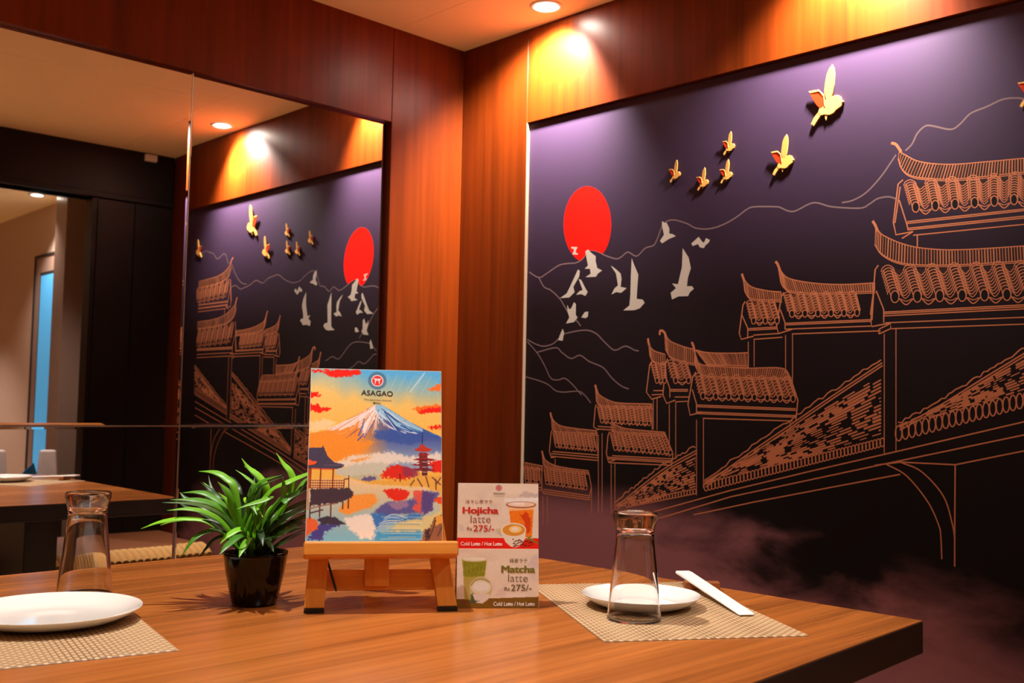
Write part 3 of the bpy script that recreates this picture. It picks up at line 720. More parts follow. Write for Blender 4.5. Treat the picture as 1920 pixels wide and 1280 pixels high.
# ------------------------------------------------------------------ plates, glasses, chopsticks
M['china'] = plain('white glazed china', (240, 236, 230), 0.12, coat=0.6)
def plate(loc, R, label):
    k = R
    prof = [(0.0, 0.0035), (0.55*k, 0.0035), (0.72*k, 0.0060), (0.88*k, 0.0125), (0.985*k, 0.0200), (1.0*k, 0.0205), (1.0*k, 0.0185),
            (0.90*k, 0.0105), (0.74*k, 0.0030), (0.60*k, 0.0012), (0.56*k, 0.0), (0.50*k, 0.0), (0.48*k, 0.0012), (0.0, 0.0012)]
    o = MB().lathe(prof[::-1], 96).build('plate', M['china'], smooth=True, loc=loc)
    s = o.modifiers.new('sub', 'SUBSURF'); s.levels = 1; s.render_levels = 1
    tag(o, label, 'plate', 'white side plates'); return o
plate((1.283, 1.012, TZ+0.0016), 0.091, 'small round white plate behind the right glass')
plate((0.562, 1.452, TZ+0.0016), 0.116, 'larger round white plate cut off by the left edge')

def glass_mat():
    m, t, b = new_mat('clear glass')
    b.inputs['Base Color'].default_value = (0.985, 0.98, 0.97, 1); b.inputs['Roughness'].default_value = 0.0
    b.inputs['Transmission Weight'].default_value = 1.0; b.inputs['IOR'].default_value = 1.48
    return m
M['glass'] = glass_mat()
def tumbler(loc, H, label):
    s = H/0.152
    # stood upside down: rim on the mat, heavy foot on top
    outer = [(0.0392, 0.0), (0.0388, 0.006), (0.0365, 0.028), (0.0330, 0.060), (0.0296, 0.092), (0.0276, 0.112), (0.0272, 0.124), (0.0290, 0.133), (0.0316, 0.142), (0.0320, 0.148), (0.0308, 0.1512), (0.026, 0.1520), (0.0, 0.1514)]
    inner = [(0.0, 0.1310), (0.018, 0.1305), (0.0235, 0.1270), (0.0248, 0.116), (0.0272, 0.092), (0.0306, 0.060), (0.0342, 0.028), (0.0368, 0.006), (0.0376, 0.0)]
    pr = [(r*s, z*s) for r, z in inner+outer]
    o = MB().lathe(pr, 72).build('drinking_glass', M['glass'], smooth=True, loc=loc)
    tag(o, label, 'glass', 'upturned drinking glasses'); return o
tumbler((1.198, 0.957, TZ+0.0018), 0.154, 'upturned clear glass in front of the small plate')
tumbler((0.668, 1.605, TZ+0.0018), 0.160, 'upturned clear glass behind the larger plate at the left')

M['paper'] = plain('white paper', (238, 234, 226), 0.6)
M['block'] = wood('chopstick rest wood', (120, 66, 26), (168, 100, 46), 'X', rough=0.4, scale=3)
a0 = Vector((1.508, 1.098, 0)); a1 = Vector((1.345, 0.862, 0)); cd = (a1-a0); ang = math.atan2(cd.y, cd.x); Lc = cd.length
cs = empty('chopstick_sleeve', (a0.x, a0.y, TZ+0.0022), (0, math.radians(3.2), ang)); tag(cs, 'white paper chopstick sleeve resting across a small wooden block', 'chopsticks')
cs.location.z = TZ+0.0190
MB().hexa([(0, -0.0135, 0), (Lc, -0.0120, 0), (Lc, 0.0120, 0), (0, 0.0135, 0)], [(0, -0.0125, 0.0045), (Lc, -0.0110, 0.0020), (Lc, 0.0110, 0.0020), (0, 0.0125, 0.0045)]).build('paper_sleeve', M['paper'], cs, bevel=0.001)
MB().box(0.01, Lc-0.004, -0.004, 0.0125, 0.0045, 0.0050).build('fold_flap', M['paper'], cs, rot=(0, math.radians(0.6), 0))
cr = MB().box(-0.030, 0.030, -0.009, 0.009, 0, 0.0135).build('chopstick_rest', M['block'], bevel=0.002, loc=(1.483, 1.040, TZ+0.0018), rot=(0, 0, ang+math.radians(80)))
tag(cr, 'small brown wooden chopstick rest under the paper sleeve', 'chopstick rest')

# ------------------------------------------------------------------ potted plant
M['pot'] = plain('black glazed pot', (6, 6, 7), 0.10, spec=0.35)
M['soil'] = plain('dark soil', (24, 18, 12), 0.9, bump=0.6, nscale=120)
def leaf_mat(i, a, b_):
    m, t, b = new_mat('strap leaf %d' % i)
    oi = t.nodes.new('ShaderNodeObjectInfo'); rp = t.nodes.new('ShaderNodeValToRGB')
    rp.color_ramp.elements[0].color = (*lin(a), 1); rp.color_ramp.elements[1].color = (*lin(b_), 1)
    t.links.new(oi.outputs['Random'], rp.inputs['Fac']); t.links.new(rp.outputs['Color'], b.inputs['Base Color'])
    b.inputs['Roughness'].default_value = 0.42
    b.inputs['Subsurface Weight'].default_value = 0.0
    return m
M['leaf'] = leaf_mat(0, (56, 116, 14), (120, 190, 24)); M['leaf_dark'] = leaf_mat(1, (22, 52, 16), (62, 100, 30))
PL = (0.842, 1.402)
pp = empty('potted_plant', (PL[0], PL[1], TZ), (0, 0, YAW-math.pi/2)); tag(pp, 'small green strap leaf plant in a glossy black pot', 'plant')
# local: x right, y away, z up
MB().lathe([(0.0, 0.0), (0.030, 0.0), (0.0335, 0.003), (0.0385, 0.024), (0.0440, 0.050), (0.0472, 0.072), (0.0482, 0.0775), (0.0475, 0.0790), (0.0455, 0.0770), (0.0440, 0.070), (0.0380, 0.030), (0.0, 0.030)], 64).build('pot', M['pot'], pp, smooth=True)
MB().lathe([(0.0, 0.068), (0.02, 0.0685), (0.0443, 0.0665)], 32).build('soil', M['soil'], pp, smooth=True)
SPX = 0.000838
def leaf(pts, width, mat, twist=0.0):
    pts = [(min(p[0], 0.088), max(p[1], 0.025) if p[0] > 0.06 else p[1], p[2]) for p in pts]
    C = spline(pts, 7); n = len(C); vs = []; fs = []
    for i, p in enumerate(C):
        t = i/(n-1); p = np.array(p)
        tg = np.array(C[min(i+1, n-1)])-np.array(C[max(i-1, 0)]); tg = tg/np.linalg.norm(tg)
        side = np.cross(tg, np.array([0.0, -0.55, 0.85])); 
        if np.linalg.norm(side) < 0.1: side = np.array([1.0, 0, 0])
        side = side/np.linalg.norm(side); nm = np.cross(side, tg)
        w = width*(0.45+0.75*math.sin(math.pi*min(1, t*0.9+0.08))**0.8)*(1 if t < 0.72 else max(0.02, ((1-t)/0.28)**0.75))
        vs += [tuple(p-side*w*0.5+nm*w*0.16), tuple(p), tuple(p+side*w*0.5+nm*w*0.16)]
    for i in range(n-1):
        a = 3*i; fs += [(a, a+1, a+4, a+3), (a+1, a+2, a+5, a+4)]
    o = MB().add(vs, fs).build('leaf', mat, pp, smooth=True)
    so = o.modifiers.new('thick', 'SOLIDIFY'); so.thickness = 0.0006
    return o
def zl(x, y): return ((260+x/4.129-472)*SPX, (1133-(860+y/4.129))*SPX)
leaves = [  # traced from tip to root (zoomed photo), depth of the tip, width, dark?
 ([(60,572),(200,525),(380,505),(560,550)], -0.03, .0090, 0), ([(395,162),(520,170),(620,215),(700,320)], 0.02, .0115, 0), ([(242,325),(300,370),(420,420),(560,520)], 0.03, .0085, 1),
 ([(262,430),(400,425),(520,455),(640,540)], -0.04, .0100, 0), ([(300,348),(460,355),(600,400),(720,520)], -0.05, .0125, 0), ([(370,255),(450,300),(560,380),(680,520)], 0.05, .0080, 1),
 ([(300,318),(420,315),(520,345),(650,450)], 0.0, .0095, 0), ([(415,205),(460,300),(540,390),(690,560)], 0.06, .0075, 1), ([(512,252),(580,300),(650,380),(730,560)], 0.045, .0110, 1), ([(410,745),(470,640),(540,590),(640,600)], -0.06, .0095, 0),
 ([(724,115),(800,165),(870,240),(860,420)], 0.03, .0080, 1), ([(745,52),(800,125),(880,190),(940,290),(900,480)], 0.0, .0105, 0), ([(992,8),(1050,90),(1110,160),(1130,260),(1040,480)], 0.01, .0100, 0),
 ([(1085,160),(960,205),(880,260),(830,420)], -0.03, .0100, 0), ([(1310,105),(1230,165),(1110,225),(980,300),(860,500)], -0.02, .0105, 0), ([(1300,170),(1210,220),(1160,300),(1040,450)], 0.03, .0090, 0),
 ([(1320,228),(1220,280),(1110,350),(960,520)], -0.04, .0120, 1), ([(1330,350),(1220,380),(1100,440),(960,560)], 0.0, .0110, 1), ([(1340,385),(1220,420),(1120,480),(980,600)], -0.05, .0120, 1),
 ([(1350,440),(1240,480),(1120,540),(990,640)], 0.02, .0110, 0), ([(1330,520),(1230,530),(1110,580),(980,680)], -0.06, .0105, 1), ([(1320,610),(1220,600),(1120,640),(1000,720)], -0.03, .0090, 1),
 ([(1120,165),(1120,250),(1090,330),(960,500)], -0.06, .0120, 0), ([(790,205),(785,290),(775,400),(790,560)], 0.05, .0090, 1), ([(830,258),(835,340),(830,450),(825,600)], -0.01, .0085, 1),
 ([(640,210),(690,290),(720,400),(770,560)], -0.05, .0135, 0), ([(960,440),(900,380),(860,420),(800,600)], -0.07, .0115, 0), ([(980,380),(960,460),(930,540),(880,660)], 0.06, .0085, 1),
 ([(560,480),(640,500),(700,560),(740,680)], 0.07, .0080, 1), ([(480,560),(580,560),(660,600),(720,700)], 0.08, .0080, 1), ([(1180,420),(1080,470),(980,560),(900,680)], 0.08, .0085, 1), ([(1060,600),(1000,620),(940,680),(900,740)], -0.07, .0085, 1),
 ([(800,400),(870,375),(960,350),(1010,330),(930,420),(850,560)][::1], -0.065, .0105, 0)]
rr = random.Random(5)
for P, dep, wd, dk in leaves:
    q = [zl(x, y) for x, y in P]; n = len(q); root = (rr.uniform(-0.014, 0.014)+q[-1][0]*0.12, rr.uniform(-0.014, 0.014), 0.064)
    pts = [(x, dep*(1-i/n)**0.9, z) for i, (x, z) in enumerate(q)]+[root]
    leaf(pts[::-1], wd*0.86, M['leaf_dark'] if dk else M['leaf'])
    if len(P) == 4:                                   # a thinner neighbour from the same tuft
        jx, jz, jd = rr.uniform(-0.012, 0.012), rr.uniform(-0.016, 0.010), rr.uniform(-0.05, 0.05)
        leaf([(x*0.92+jx*(1-i/n), y+jd*(1-i/n), max(0.07, z*0.95+jz*(1-i/n))) for i, (x, y, z) in enumerate(pts[:-1])][::-1][:0]+[root]+[(x*0.92+jx*(1-i/n), y+jd*(1-i/n), max(0.07, z*0.95+jz*(1-i/n))) for i, (x, y, z) in reversed(list(enumerate(pts[:-1])))], wd*0.62, M['leaf_dark'] if rr.random() < 0.55 else M['leaf'])
for k in range(12):                                   # leaves that lean to the front and back
    a = math.radians([250, 290, 75, 100, 120, 60, 230, 310, 140, 40, 265, 95][k]); r = rr.uniform(0.07, 0.12); h = rr.uniform(0.10, 0.17)
    if a > math.pi: h *= 0.72; r *= 0.8
    pts = [(0.01*math.cos(a), 0.01*math.sin(a), 0.064), (0.35*r*math.cos(a), 0.35*r*math.sin(a), 0.064+0.6*(h-0.03)), (0.75*r*math.cos(a), 0.75*r*math.sin(a), h), (r*math.cos(a), r*math.sin(a), h-0.012)]
    leaf(pts, rr.uniform(0.008, 0.011), M['leaf_dark'] if k % 2 else M['leaf'])

# ------------------------------------------------------------------ things on a low cabinet by the blue door (seen in the mirror)
cb = empty('low_cabinet', (1.80, -0.50, 0)); tag(cb, 'low dark cabinet beside the corridor wall, seen in the mirror', 'cabinet')
MB().box(-0.16, 0.17, -0.16, 0.16, 0.05, 0.58).build('body', M['dark_wood'], cb, bevel=0.004)
MB().box(-0.17, 0.175, -0.17, 0.17, 0.58, 0.60).build('top', M['dark_wood'], cb, bevel=0.003)
MB().box(-0.166, -0.160, -0.15, 0.15, 0.08, 0.56).build('door', M['dark_wood'], cb, bevel=0.002)
M['packet'] = plain('white printed paper', (226, 206, 200), 0.6, noise=0.18, nscale=22)
M['blue_cloth'] = plain('blue card', (24, 96, 140), 0.5)
def packet(x, y, rz, label):
    o = MB().hexa([(-0.05, -0.03, 0), (0.05, -0.03, 0), (0.05, 0.03, 0), (-0.05, 0.03, 0)], [(-0.038, -0.012, 0.19), (0.038, -0.012, 0.19), (0.038, 0.012, 0.19), (-0.038, 0.012, 0.19)]).build('paper_packet', M['packet'], bevel=0.012, seg=3, loc=(x, y, 0.6002), rot=(0, 0, rz))
    tag(o, label, 'packet', 'paper packets by the door')
packet(1.92, -0.44, 0.2, 'white paper packet on the low cabinet, nearer the wall')
packet(1.70, -0.50, -0.1, 'white paper packet on the low cabinet, further from the wall')
bc = MB().prism([(-0.10, 0.0), (0.07, 0.0), (0.03, 0.13)], -0.004, 0.004).build('blue_card', M['blue_cloth'], loc=(1.81, -0.40, 0.6002), rot=(math.pi/2, 0, 0))
tag(bc, 'blue triangular card standing between the paper packets', 'card')
# ------------------------------------------------------------------ printed cards: colours laid out on a fine grid
def bilin(quad, U, V_):
    tl_, tr, br, bl_ = [np.array(p, float) for p in quad]
    X = (tl_[0]*(1-U)+tr[0]*U)*(1-V_)+(bl_[0]*(1-U)+br[0]*U)*V_
    Y = (tl_[1]*(1-U)+tr[1]*U)*(1-V_)+(bl_[1]*(1-U)+br[1]*U)*V_
    return X, Y
def unbilin(quad, p):
    u, v = 0.5, 0.5
    for _ in range(12):
        x, y = bilin(quad, u, v); e = 1e-4
        xu, yu = bilin(quad, u+e, v); xv, yv = bilin(quad, u, v+e)
        J = np.array([[(xu-x)/e, (xv-x)/e], [(yu-y)/e, (yv-y)/e]]); d = np.linalg.solve(J, [p[0]-x, p[1]-y]); u += d[0]; v += d[1]
    return u, v
class Print:
    def __init__(s, quad, nu, nv, seed=1):
        s.nu, s.nv = nu, nv
        s.U, s.V = np.meshgrid(np.linspace(0, 1, nu+1), np.linspace(0, 1, nv+1), indexing='ij')
        s.X, s.Y = bilin(quad, s.U, s.V); s.C = np.zeros(s.U.shape+(3,)); s.rg = np.random.default_rng(seed)
    def noise(s, fx, fy, seed=0):
        rg = np.random.default_rng(seed+17); g = rg.random((64, 64))
        x = (s.X*fx) % 63; y = (s.Y*fy) % 63; i = x.astype(int); j = y.astype(int); a = x-i; b = y-j
        a = a*a*(3-2*a); b = b*b*(3-2*b)
        return g[i, j]*(1-a)*(1-b)+g[i+1, j]*a*(1-b)+g[i, j+1]*(1-a)*b+g[i+1, j+1]*a*b
    def mask(s, poly, rag=0.0, seed=0):
        X, Y = s.X, s.Y
        if rag:
            X = X+rag*(s.noise(0.35, 0.35, seed)-0.5)*2+rag*0.6*(s.noise(0.9, 0.9, seed+1)-0.5)*2
            Y = Y+rag*(s.noise(0.35, 0.35, seed+2)-0.5)*2+rag*0.6*(s.noise(0.9, 0.9, seed+3)-0.5)*2
        ins = np.zeros(X.shape, bool); n = len(poly)
        for i in range(n):
            x0, y0 = poly[i]; x1, y1 = poly[(i+1) % n]
            if y0 == y1: continue
            c = ((y0 > Y) != (y1 > Y)) & (X < (x1-x0)*(Y-y0)/(y1-y0)+x0); ins ^= c
        return ins.astype(float)
    def blur(s, m, k):
        for _ in range(k):
            p = np.pad(m, 1, mode='edge'); m = (p[1:-1, 1:-1]*2+p[:-2, 1:-1]+p[2:, 1:-1]+p[1:-1, :-2]+p[1:-1, 2:])/6
        return m
    def put(s, m, rgb, a=1.0):
        if np.ndim(rgb) == 1: rgb = np.array(rgb, float)[None, None]
        k = (m*a)[..., None]; s.C = s.C*(1-k)+np.asarray(rgb, float)*k
    def poly(s, pts, rgb, rag=0.0, soft=0, a=1.0, seed=0):
        m = s.mask(pts, rag, seed)
        if soft: m = s.blur(m, soft)
        s.put(m, rgb, a)
    def stroke(s, pts, w, rgb, a=1.0, soft=0, curve=True):
        P = spline(pts, 5) if curve and len(pts) > 2 else [np.array(p, float) for p in pts]
        d = np.full(s.X.shape, 1e9)
        for i in range(len(P)-1):
            ax, ay = P[i]; bx, by = P[i+1]; dx, dy = bx-ax, by-ay; L = dx*dx+dy*dy+1e-9
            t = np.clip(((s.X-ax)*dx+(s.Y-ay)*dy)/L, 0, 1); d = np.minimum(d, np.hypot(s.X-ax-t*dx, s.Y-ay-t*dy))
        m = np.clip((w/2-d)/0.6+0.5, 0, 1)
        if soft: m = s.blur(m, soft)
        s.put(m, rgb, a)
    def ell(s, cx, cy, rx, ry, rgb, a=1.0, soft=0):
        m = np.clip((1-np.hypot((s.X-cx)/rx, (s.Y-cy)/ry))*min(rx, ry)/0.6+0.5, 0, 1)
        if soft: m = s.blur(m, soft)
        s.put(m, rgb, a)
    def mesh(s, name, x0, x1, z0, z1, y, mat, parent):
        """print grid in the plane y = const of its card, v downwards"""
        co = np.stack([x0+(x1-x0)*s.U, np.full(s.U.shape, y), z1+(z0-z1)*s.V], -1).reshape(-1, 3)
        n1 = s.nv+1; i, j = np.meshgrid(np.arange(s.nu), np.arange(s.nv), indexing='ij')
        q = np.stack([i*n1+j, i*n1+j+1, (i+1)*n1+j+1, (i+1)*n1+j], -1).reshape(-1, 4)
        me = bpy.data.meshes.new(name); me.vertices.add(len(co)); me.vertices.foreach_set('co', co.ravel())
        me.loops.add(q.size); me.loops.foreach_set('vertex_index', q.ravel().astype(np.int32))
        me.polygons.add(len(q)); me.polygons.foreach_set('loop_start', np.arange(0, q.size, 4, dtype=np.int32)); me.update()
        c = np.clip(s.C, 0, 255)/255.0; c = np.where(c <= 0.04045, c/12.92, ((c+0.055)/1.055)**2.4)
        at = me.color_attributes.new('print', 'FLOAT_COLOR', 'POINT')
        at.data.foreach_set('color', np.concatenate([c.reshape(-1, 3), np.ones((len(co), 1))], 1).ravel().astype(np.float32))
        me.materials.append(mat); o = bpy.data.objects.new(name, me); col.objects.link(o); o.parent = parent; return o

def lettering(text, quad, box, dims, mat, parent, y, bold=0.0, name='lettering', fit=True):
    """flat letters filling the box (x0, x1, y0, y1 in the photo) on a card with local size dims = (x0, x1, z0, z1)"""
    cu = bpy.data.curves.new('t', 'FONT'); cu.body = text; cu.size = 1.0; cu.offset = bold if bold < 0.015 else 0.0; cu.resolution_u = 3
    o = bpy.data.objects.new('t', cu); col.objects.link(o)
    bpy.context.view_layer.update()
    me = bpy.data.meshes.new_from_object(o.evaluated_get(bpy.context.evaluated_depsgraph_get()))
    bpy.data.objects.remove(o)
    n = len(me.vertices); co = np.empty(n*3); me.vertices.foreach_get('co', co); co = co.reshape(-1, 3)
    heavy = bold >= 0.015
    if heavy:                                          # heavy face: the strokes repeated side by side
        fs = [tuple(p.vertices) for p in me.polygons]; sh = [(k*0.022, j*0.012) for k in range(-2, 3) for j in (-1, 1)]
        allv = np.concatenate([co+np.array([a_, b_, 0.0]) for a_, b_ in sh]); allf = [tuple(i+q*n for i in f) for q in range(len(sh)) for f in fs]
        me = bpy.data.meshes.new(name); me.from_pydata(allv.tolist(), [], allf); co = allv; lay = np.repeat(np.arange(len(sh)), n)*3e-6; n = len(co)
    mn, mx = co.min(0), co.max(0); s = (co-mn)/np.maximum(mx-mn, 1e-9)
    x0, x1, y0, y1 = box; px = x0+(x1-x0)*s[:, 0]; py = y1+(y0-y1)*s[:, 1]
    u0, v0 = unbilin(quad, (x0, y1)); u1, v1 = unbilin(quad, (x1, y0)); u2, v2 = unbilin(quad, (x1, y1))
    U = u0+(u2-u0)*s[:, 0]+(u1-u2)*s[:, 1]; V_ = v0+(v2-v0)*s[:, 0]+(v1-v2)*s[:, 1]
    X = dims[0]+(dims[1]-dims[0])*U; Zc = dims[3]+(dims[2]-dims[3])*V_
    me.vertices.foreach_set('co', np.stack([X, np.full(n, y)-(lay if heavy else 0.0), Zc], -1).ravel()); me.update()
    me.materials.clear(); me.materials.append(mat); me.name = name
    t = bpy.data.objects.new(name, me); col.objects.link(t); t.parent = parent; return t

# ------------------------------------------------------------------ easel
M['easel'] = wood('easel pine stained', (204, 122, 34), (240, 164, 70), 'X', rough=0.38, scale=2.4)
M['easel_leg'] = wood('easel leg pine stained', (200, 118, 34), (236, 158, 66), 'Z', rough=0.38, scale=2.4)
M['rubber'] = plain('black rubber', (10, 10, 10), 0.6)
EA = math.atan2(-0.109, 0.159); LEAN = math.radians(16)
ea = empty('tabletop_easel', (0.871, 1.284, TZ), (0, 0, EA)); tag(ea, 'small wooden tabletop easel holding up the menu', 'easel')
def ue(x, u, off):   # point on the leaning plane: off > 0 is behind it
    return (x, u*math.sin(LEAN)+off*math.cos(LEAN), u*math.cos(LEAN)-off*math.sin(LEAN))
def plank(name, pa, pb, w, d0, d1, mat, par, bevel=0.0015):
    (xa, ua), (xb, ub) = pa, pb
    b = [ue(xa-w/2, ua, d0), ue(xa+w/2, ua, d0), ue(xa+w/2, ua, d1), ue(xa-w/2, ua, d1)]
    t = [ue(xb-w/2, ub, d0), ue(xb+w/2, ub, d0), ue(xb+w/2, ub, d1), ue(xb-w/2, ub, d1)]
    return MB().hexa(b, t).build(name, mat, par, bevel=bevel)
for xa, xb in ((-0.001, 0.020), (0.194, 0.140)):
    g = plank('front_leg', (xa, 0.0075), (xb, 0.355), 0.029, 0.002, 0.016, M['easel_leg'], ea)
    b_ = MB().box(xa-0.0145, xa+0.0145, 0.0, 0.018, 0.0005, 0.006).build('rubber_foot', M['rubber'], ea)
MB().hexa([ue(-0.019, 0.077, -0.029), ue(0.208, 0.077, -0.029), ue(0.208, 0.077, 0.0018), ue(-0.019, 0.077, 0.0018)],
          [ue(-0.019, 0.100, -0.029), ue(0.208, 0.100, -0.029), ue(0.208, 0.100, 0.0018), ue(-0.019, 0.100, 0.0018)]).build('ledge', M['easel'], ea, bevel=0.004, seg=3)
plank('centre_post', (0.089, 0.038), (0.089, 0.345), 0.036, 0.002, 0.013, M['easel_leg'], ea)
plank('crossbar', (0.096, 0.034), (0.096, 0.064), 0.17, 0.0135, 0.021, M['easel'], ea, bevel=0.001)
MB().bar((0.089, 0.128, 0.30), (0.089, 0.185, 0.006), 0.026, 0.012, (1, 0, 0)).build('back_leg', M['easel_leg'], ea, bevel=0.0015)
MB().bar((0.03, 0.012, 0.030), (0.012, 0.05, 0.082), 0.003, 0.003).build('cord', M['rubber'], ea)

# ------------------------------------------------------------------ menu board on the easel
MQ = [(580, 696), (819.5, 690), (832.5, 1010.5), (577, 1018)]
MD = (-0.0170, 0.1865, 0.1015, 0.3715)
zA = lambda p: Z(p, 560, 680, 6.4)
zB = lambda p: Z(p, 560, 860, 6.4)
P = Print(MQ, 300, 400, 3)
X, Y = P.X, P.Y
def c3(*k): return np.array(k, float)
# sky: blue at the upper right into warm yellow
n1 = P.noise(0.05, 0.02, 1)
t = np.clip((Y-703)/62+0.45*(1-np.clip((X-590)/110, 0, 1))+0.25*(n1-0.5), 0, 1)[..., None]
P.C = c3(86, 172, 226)*(1-t)+c3(240, 200, 120)*t
t = np.clip((Y-730)/90, 0, 1)[..., None]; P.C = P.C*(1-t)+c3(246, 190, 82)*t
for k in range(9):
    x = 706+k*13; P.stroke([(x+k*3, 700), (x-12+k*2, 735)], 1.6, (190, 220, 235), 0.28, 2, False)
P.stroke([(789, 694), (763, 733)], 2.2, (214, 232, 248), 0.7, 1, False)
P.poly(zA([(125,760),(300,720),(430,760),(340,840),(120,890)]), (252, 226, 190), 3, 5, 0.7)
# red clouds
red, org = (240, 28, 14), (252, 112, 34)
for pl_, cc, sd in [([(125,110),(260,120),(330,110),(440,105),(560,95),(705,95),(690,150),(600,165),(520,180),(420,205),(330,180),(280,150),(140,145)], red, 1),
                ([(118,390),(180,400),(250,430),(170,455),(118,465)], red, 2), ([(118,535),(200,545),(260,580),(385,595),(300,625),(220,640),(118,625)], red, 3),
                ([(1490,295),(1580,260),(1670,215),(1675,315),(1560,318)], org, 4), ([(1330,545),(1450,510),(1580,490),(1690,480),(1690,570),(1560,575),(1400,600)], org, 5),
                ([(1400,580),(1520,530),(1690,510),(1690,575),(1560,590),(1430,605)], red, 6), ([(1520,765),(1620,740),(1695,735),(1695,780),(1570,785)], red, 7)]:
    P.poly(zA(pl_), cc, 2.6, 1, 1.0, sd*9)
# mountain
mtn = zA([(115,905),(340,850),(520,740),(700,630),(840,540),(890,515),(960,515),(1100,590),(1300,710),(1500,800),(1700,885),(1720,1300),(115,1300)])
m = P.blur(P.mask(mtn), 1)
tx = np.clip((X-560-110)/60, 0, 1)[..., None]
base = c3(246, 150, 60)*(1-tx)+c3(70, 92, 168)*tx
ty = np.clip((Y-820)/45, 0, 1)[..., None]; base = base*(1-ty)+(c3(250, 160, 60)*(1-tx)+c3(150, 168, 196)*tx)*ty
P.put(m, base)
P.poly(zA([(330,860),(520,745),(700,635),(840,545),(890,515),(900,620),(840,640),(720,700),(640,780),(520,830)]), (246, 222, 214), 1.2, 1)
P.poly(zA([(890,515),(960,515),(1100,590),(1300,710),(1460,790),(1470,840),(1300,840),(1150,780),(1000,690),(900,620)]), (150, 198, 232), 0.8, 1)
P.poly(zA([(700,680),(850,560),(900,600),(880,700),(830,760),(800,850),(760,900),(740,820),(700,800)]), (244, 236, 240), 1.2, 1)
for pp_, w, cc in [([(900,600),(960,700),(1100,800),(1260,850)], 2.6, (236, 240, 248)), ([(940,620),(1100,740),(1250,820),(1400,850)], 2.0, (228, 238, 248)), ([(1000,600),(1150,700),(1300,780),(1450,830)], 2.4, (60, 110, 180)),
                ([(960,560),(1080,650),(1260,740)], 1.4, (70, 110, 170)), ([(900,640),(930,690),(990,740)], 1.3, (60, 70, 120)), ([(1050,720),(1180,790),(1330,830)], 2.2, (44, 88, 176)), ([(1200,760),(1350,820),(1500,850),(1640,880)], 2.6, (40, 92, 178)),
                ([(860,650),(800,780),(740,900)], 2.6, (246, 226, 214)), ([(760,700),(740,800),(700,900)], 3.4, (98, 104, 176)), ([(700,660),(560,760),(420,850)], 1.6, (224, 150, 104)), ([(640,720),(560,790),(470,850)], 2.0, (250, 236, 226)),
                ([(820,640),(860,700),(840,800)], 1.4, (232, 180, 170)), ([(680,830),(600,900),(550,940)], 2.2, (150, 100, 110)), ([(860,760),(800,860),(770,920)], 2.4, (120, 104, 160)), ([(930,720),(1000,740),(1060,800)], 2.0, (206, 150, 130)),
                ([(760,880),(720,930),(690,960)], 2.8, (90, 96, 150)), ([(560,860),(480,890),(380,900)], 2.0, (236, 170, 100)), ([(1560,850),(1640,860),(1690,890)], 1.8, (70, 130, 200))]:
    P.stroke(zA(pp_), w, cc, 0.9)
rs = random.Random(11)
pk = zA([(925, 520)])[0]
for k in range(34):                                    # ribs running down from the summit
    f = rs.random(); foot = (lambda q: zA([q])[0])((200+1440*f, 900+60*math.sin(f*3.1)))
    a0_, a1_ = rs.uniform(0.12, 0.35), rs.uniform(0.5, 0.85)
    p0 = (pk[0]+(foot[0]-pk[0])*a0_, pk[1]+(foot[1]-pk[1])*a0_*1.02); p1 = (pk[0]+(foot[0]-pk[0])*a1_, pk[1]+(foot[1]-pk[1])*a1_*0.98)
    pm = ((p0[0]+p1[0])/2+rs.uniform(-1, 1), (p0[1]+p1[1])/2+rs.uniform(0.5, 2.0))
    left = foot[0] < pk[0]
    cc = rs.choice([(250, 238, 230), (248, 214, 190), (214, 120, 60), (226, 150, 96)] if left else [(226, 238, 250), (170, 208, 238), (44, 86, 172), (34, 66, 140)])
    P.stroke([p0, pm, p1], rs.uniform(0.9, 2.0), cc, 0.8)
P.poly(zA([(880,840),(1100,810),(1300,870),(1460,850),(1500,940),(1300,990),(1050,960),(900,930)]), (58, 90, 172), 2.5, 4, 0.85)
P.poly(zA([(115,920),(330,880),(520,900),(700,980),(900,960),(760,1100),(600,1160),(480,1260),(380,1200),(280,1080),(115,1090)]), (250, 150, 48), 4, 6, 0.85)
P.poly(zA([(400,1240),(640,1150),(900,1110),(1080,1080),(1330,1130),(1690,1060),(1720,1190),(1500,1230),(1200,1200),(900,1290),(620,1290)]), (238, 226, 212), 4, 5, 0.95)
P.poly(zA([(600,1210),(760,1160),(880,1150),(800,1190),(640,1230)]), (250, 160, 70), 2, 2, 0.8)
# lower half
lake = zB([(105,300),(600,260),(820,320),(1690,340),(1745,985),(105,1000)])
tv = np.clip((Y-905)/110, 0, 1)[..., None]
P.put(P.blur(P.mask(lake), 1), c3(248, 206, 150)*(1-tv)+c3(120, 190, 226)*tv)
P.poly(zB([(430,150),(640,110),(900,60),(1100,70),(1000,200),(900,240),(620,250),(440,230)]), (206, 204, 186), 3, 4)
P.poly(zB([(600,240),(740,220),(900,200),(1000,250),(900,290),(700,280)]), (196, 190, 158), 2, 2)
P.poly(zB([(750,290),(780,240),(840,235),(930,230),(910,280),(820,290)]), (104, 92, 142), 2, 1)
P.poly(zB([(820,320),(900,270),(1060,280),(1180,250),(1330,240),(1500,190),(1725,200),(1730,400),(1640,380),(1500,330),(1100,330)]), (238, 176, 76), 2.5, 1)
P.poly(zB([(970,230),(1050,120),(1180,70),(1300,110),(1400,180),(1300,240),(1180,260),(1060,240)]), (226, 44, 30), 3.5, 1, 1, 31)
P.poly(zB([(1230,110),(1400,120),(1440,200),(1330,240),(1240,200)]), (150, 52, 84), 3, 2, 0.85, 37)
P.poly(zB([(1590,60),(1720,10),(1722,160),(1600,150)]), (232, 40, 26), 3, 1, 1, 41)
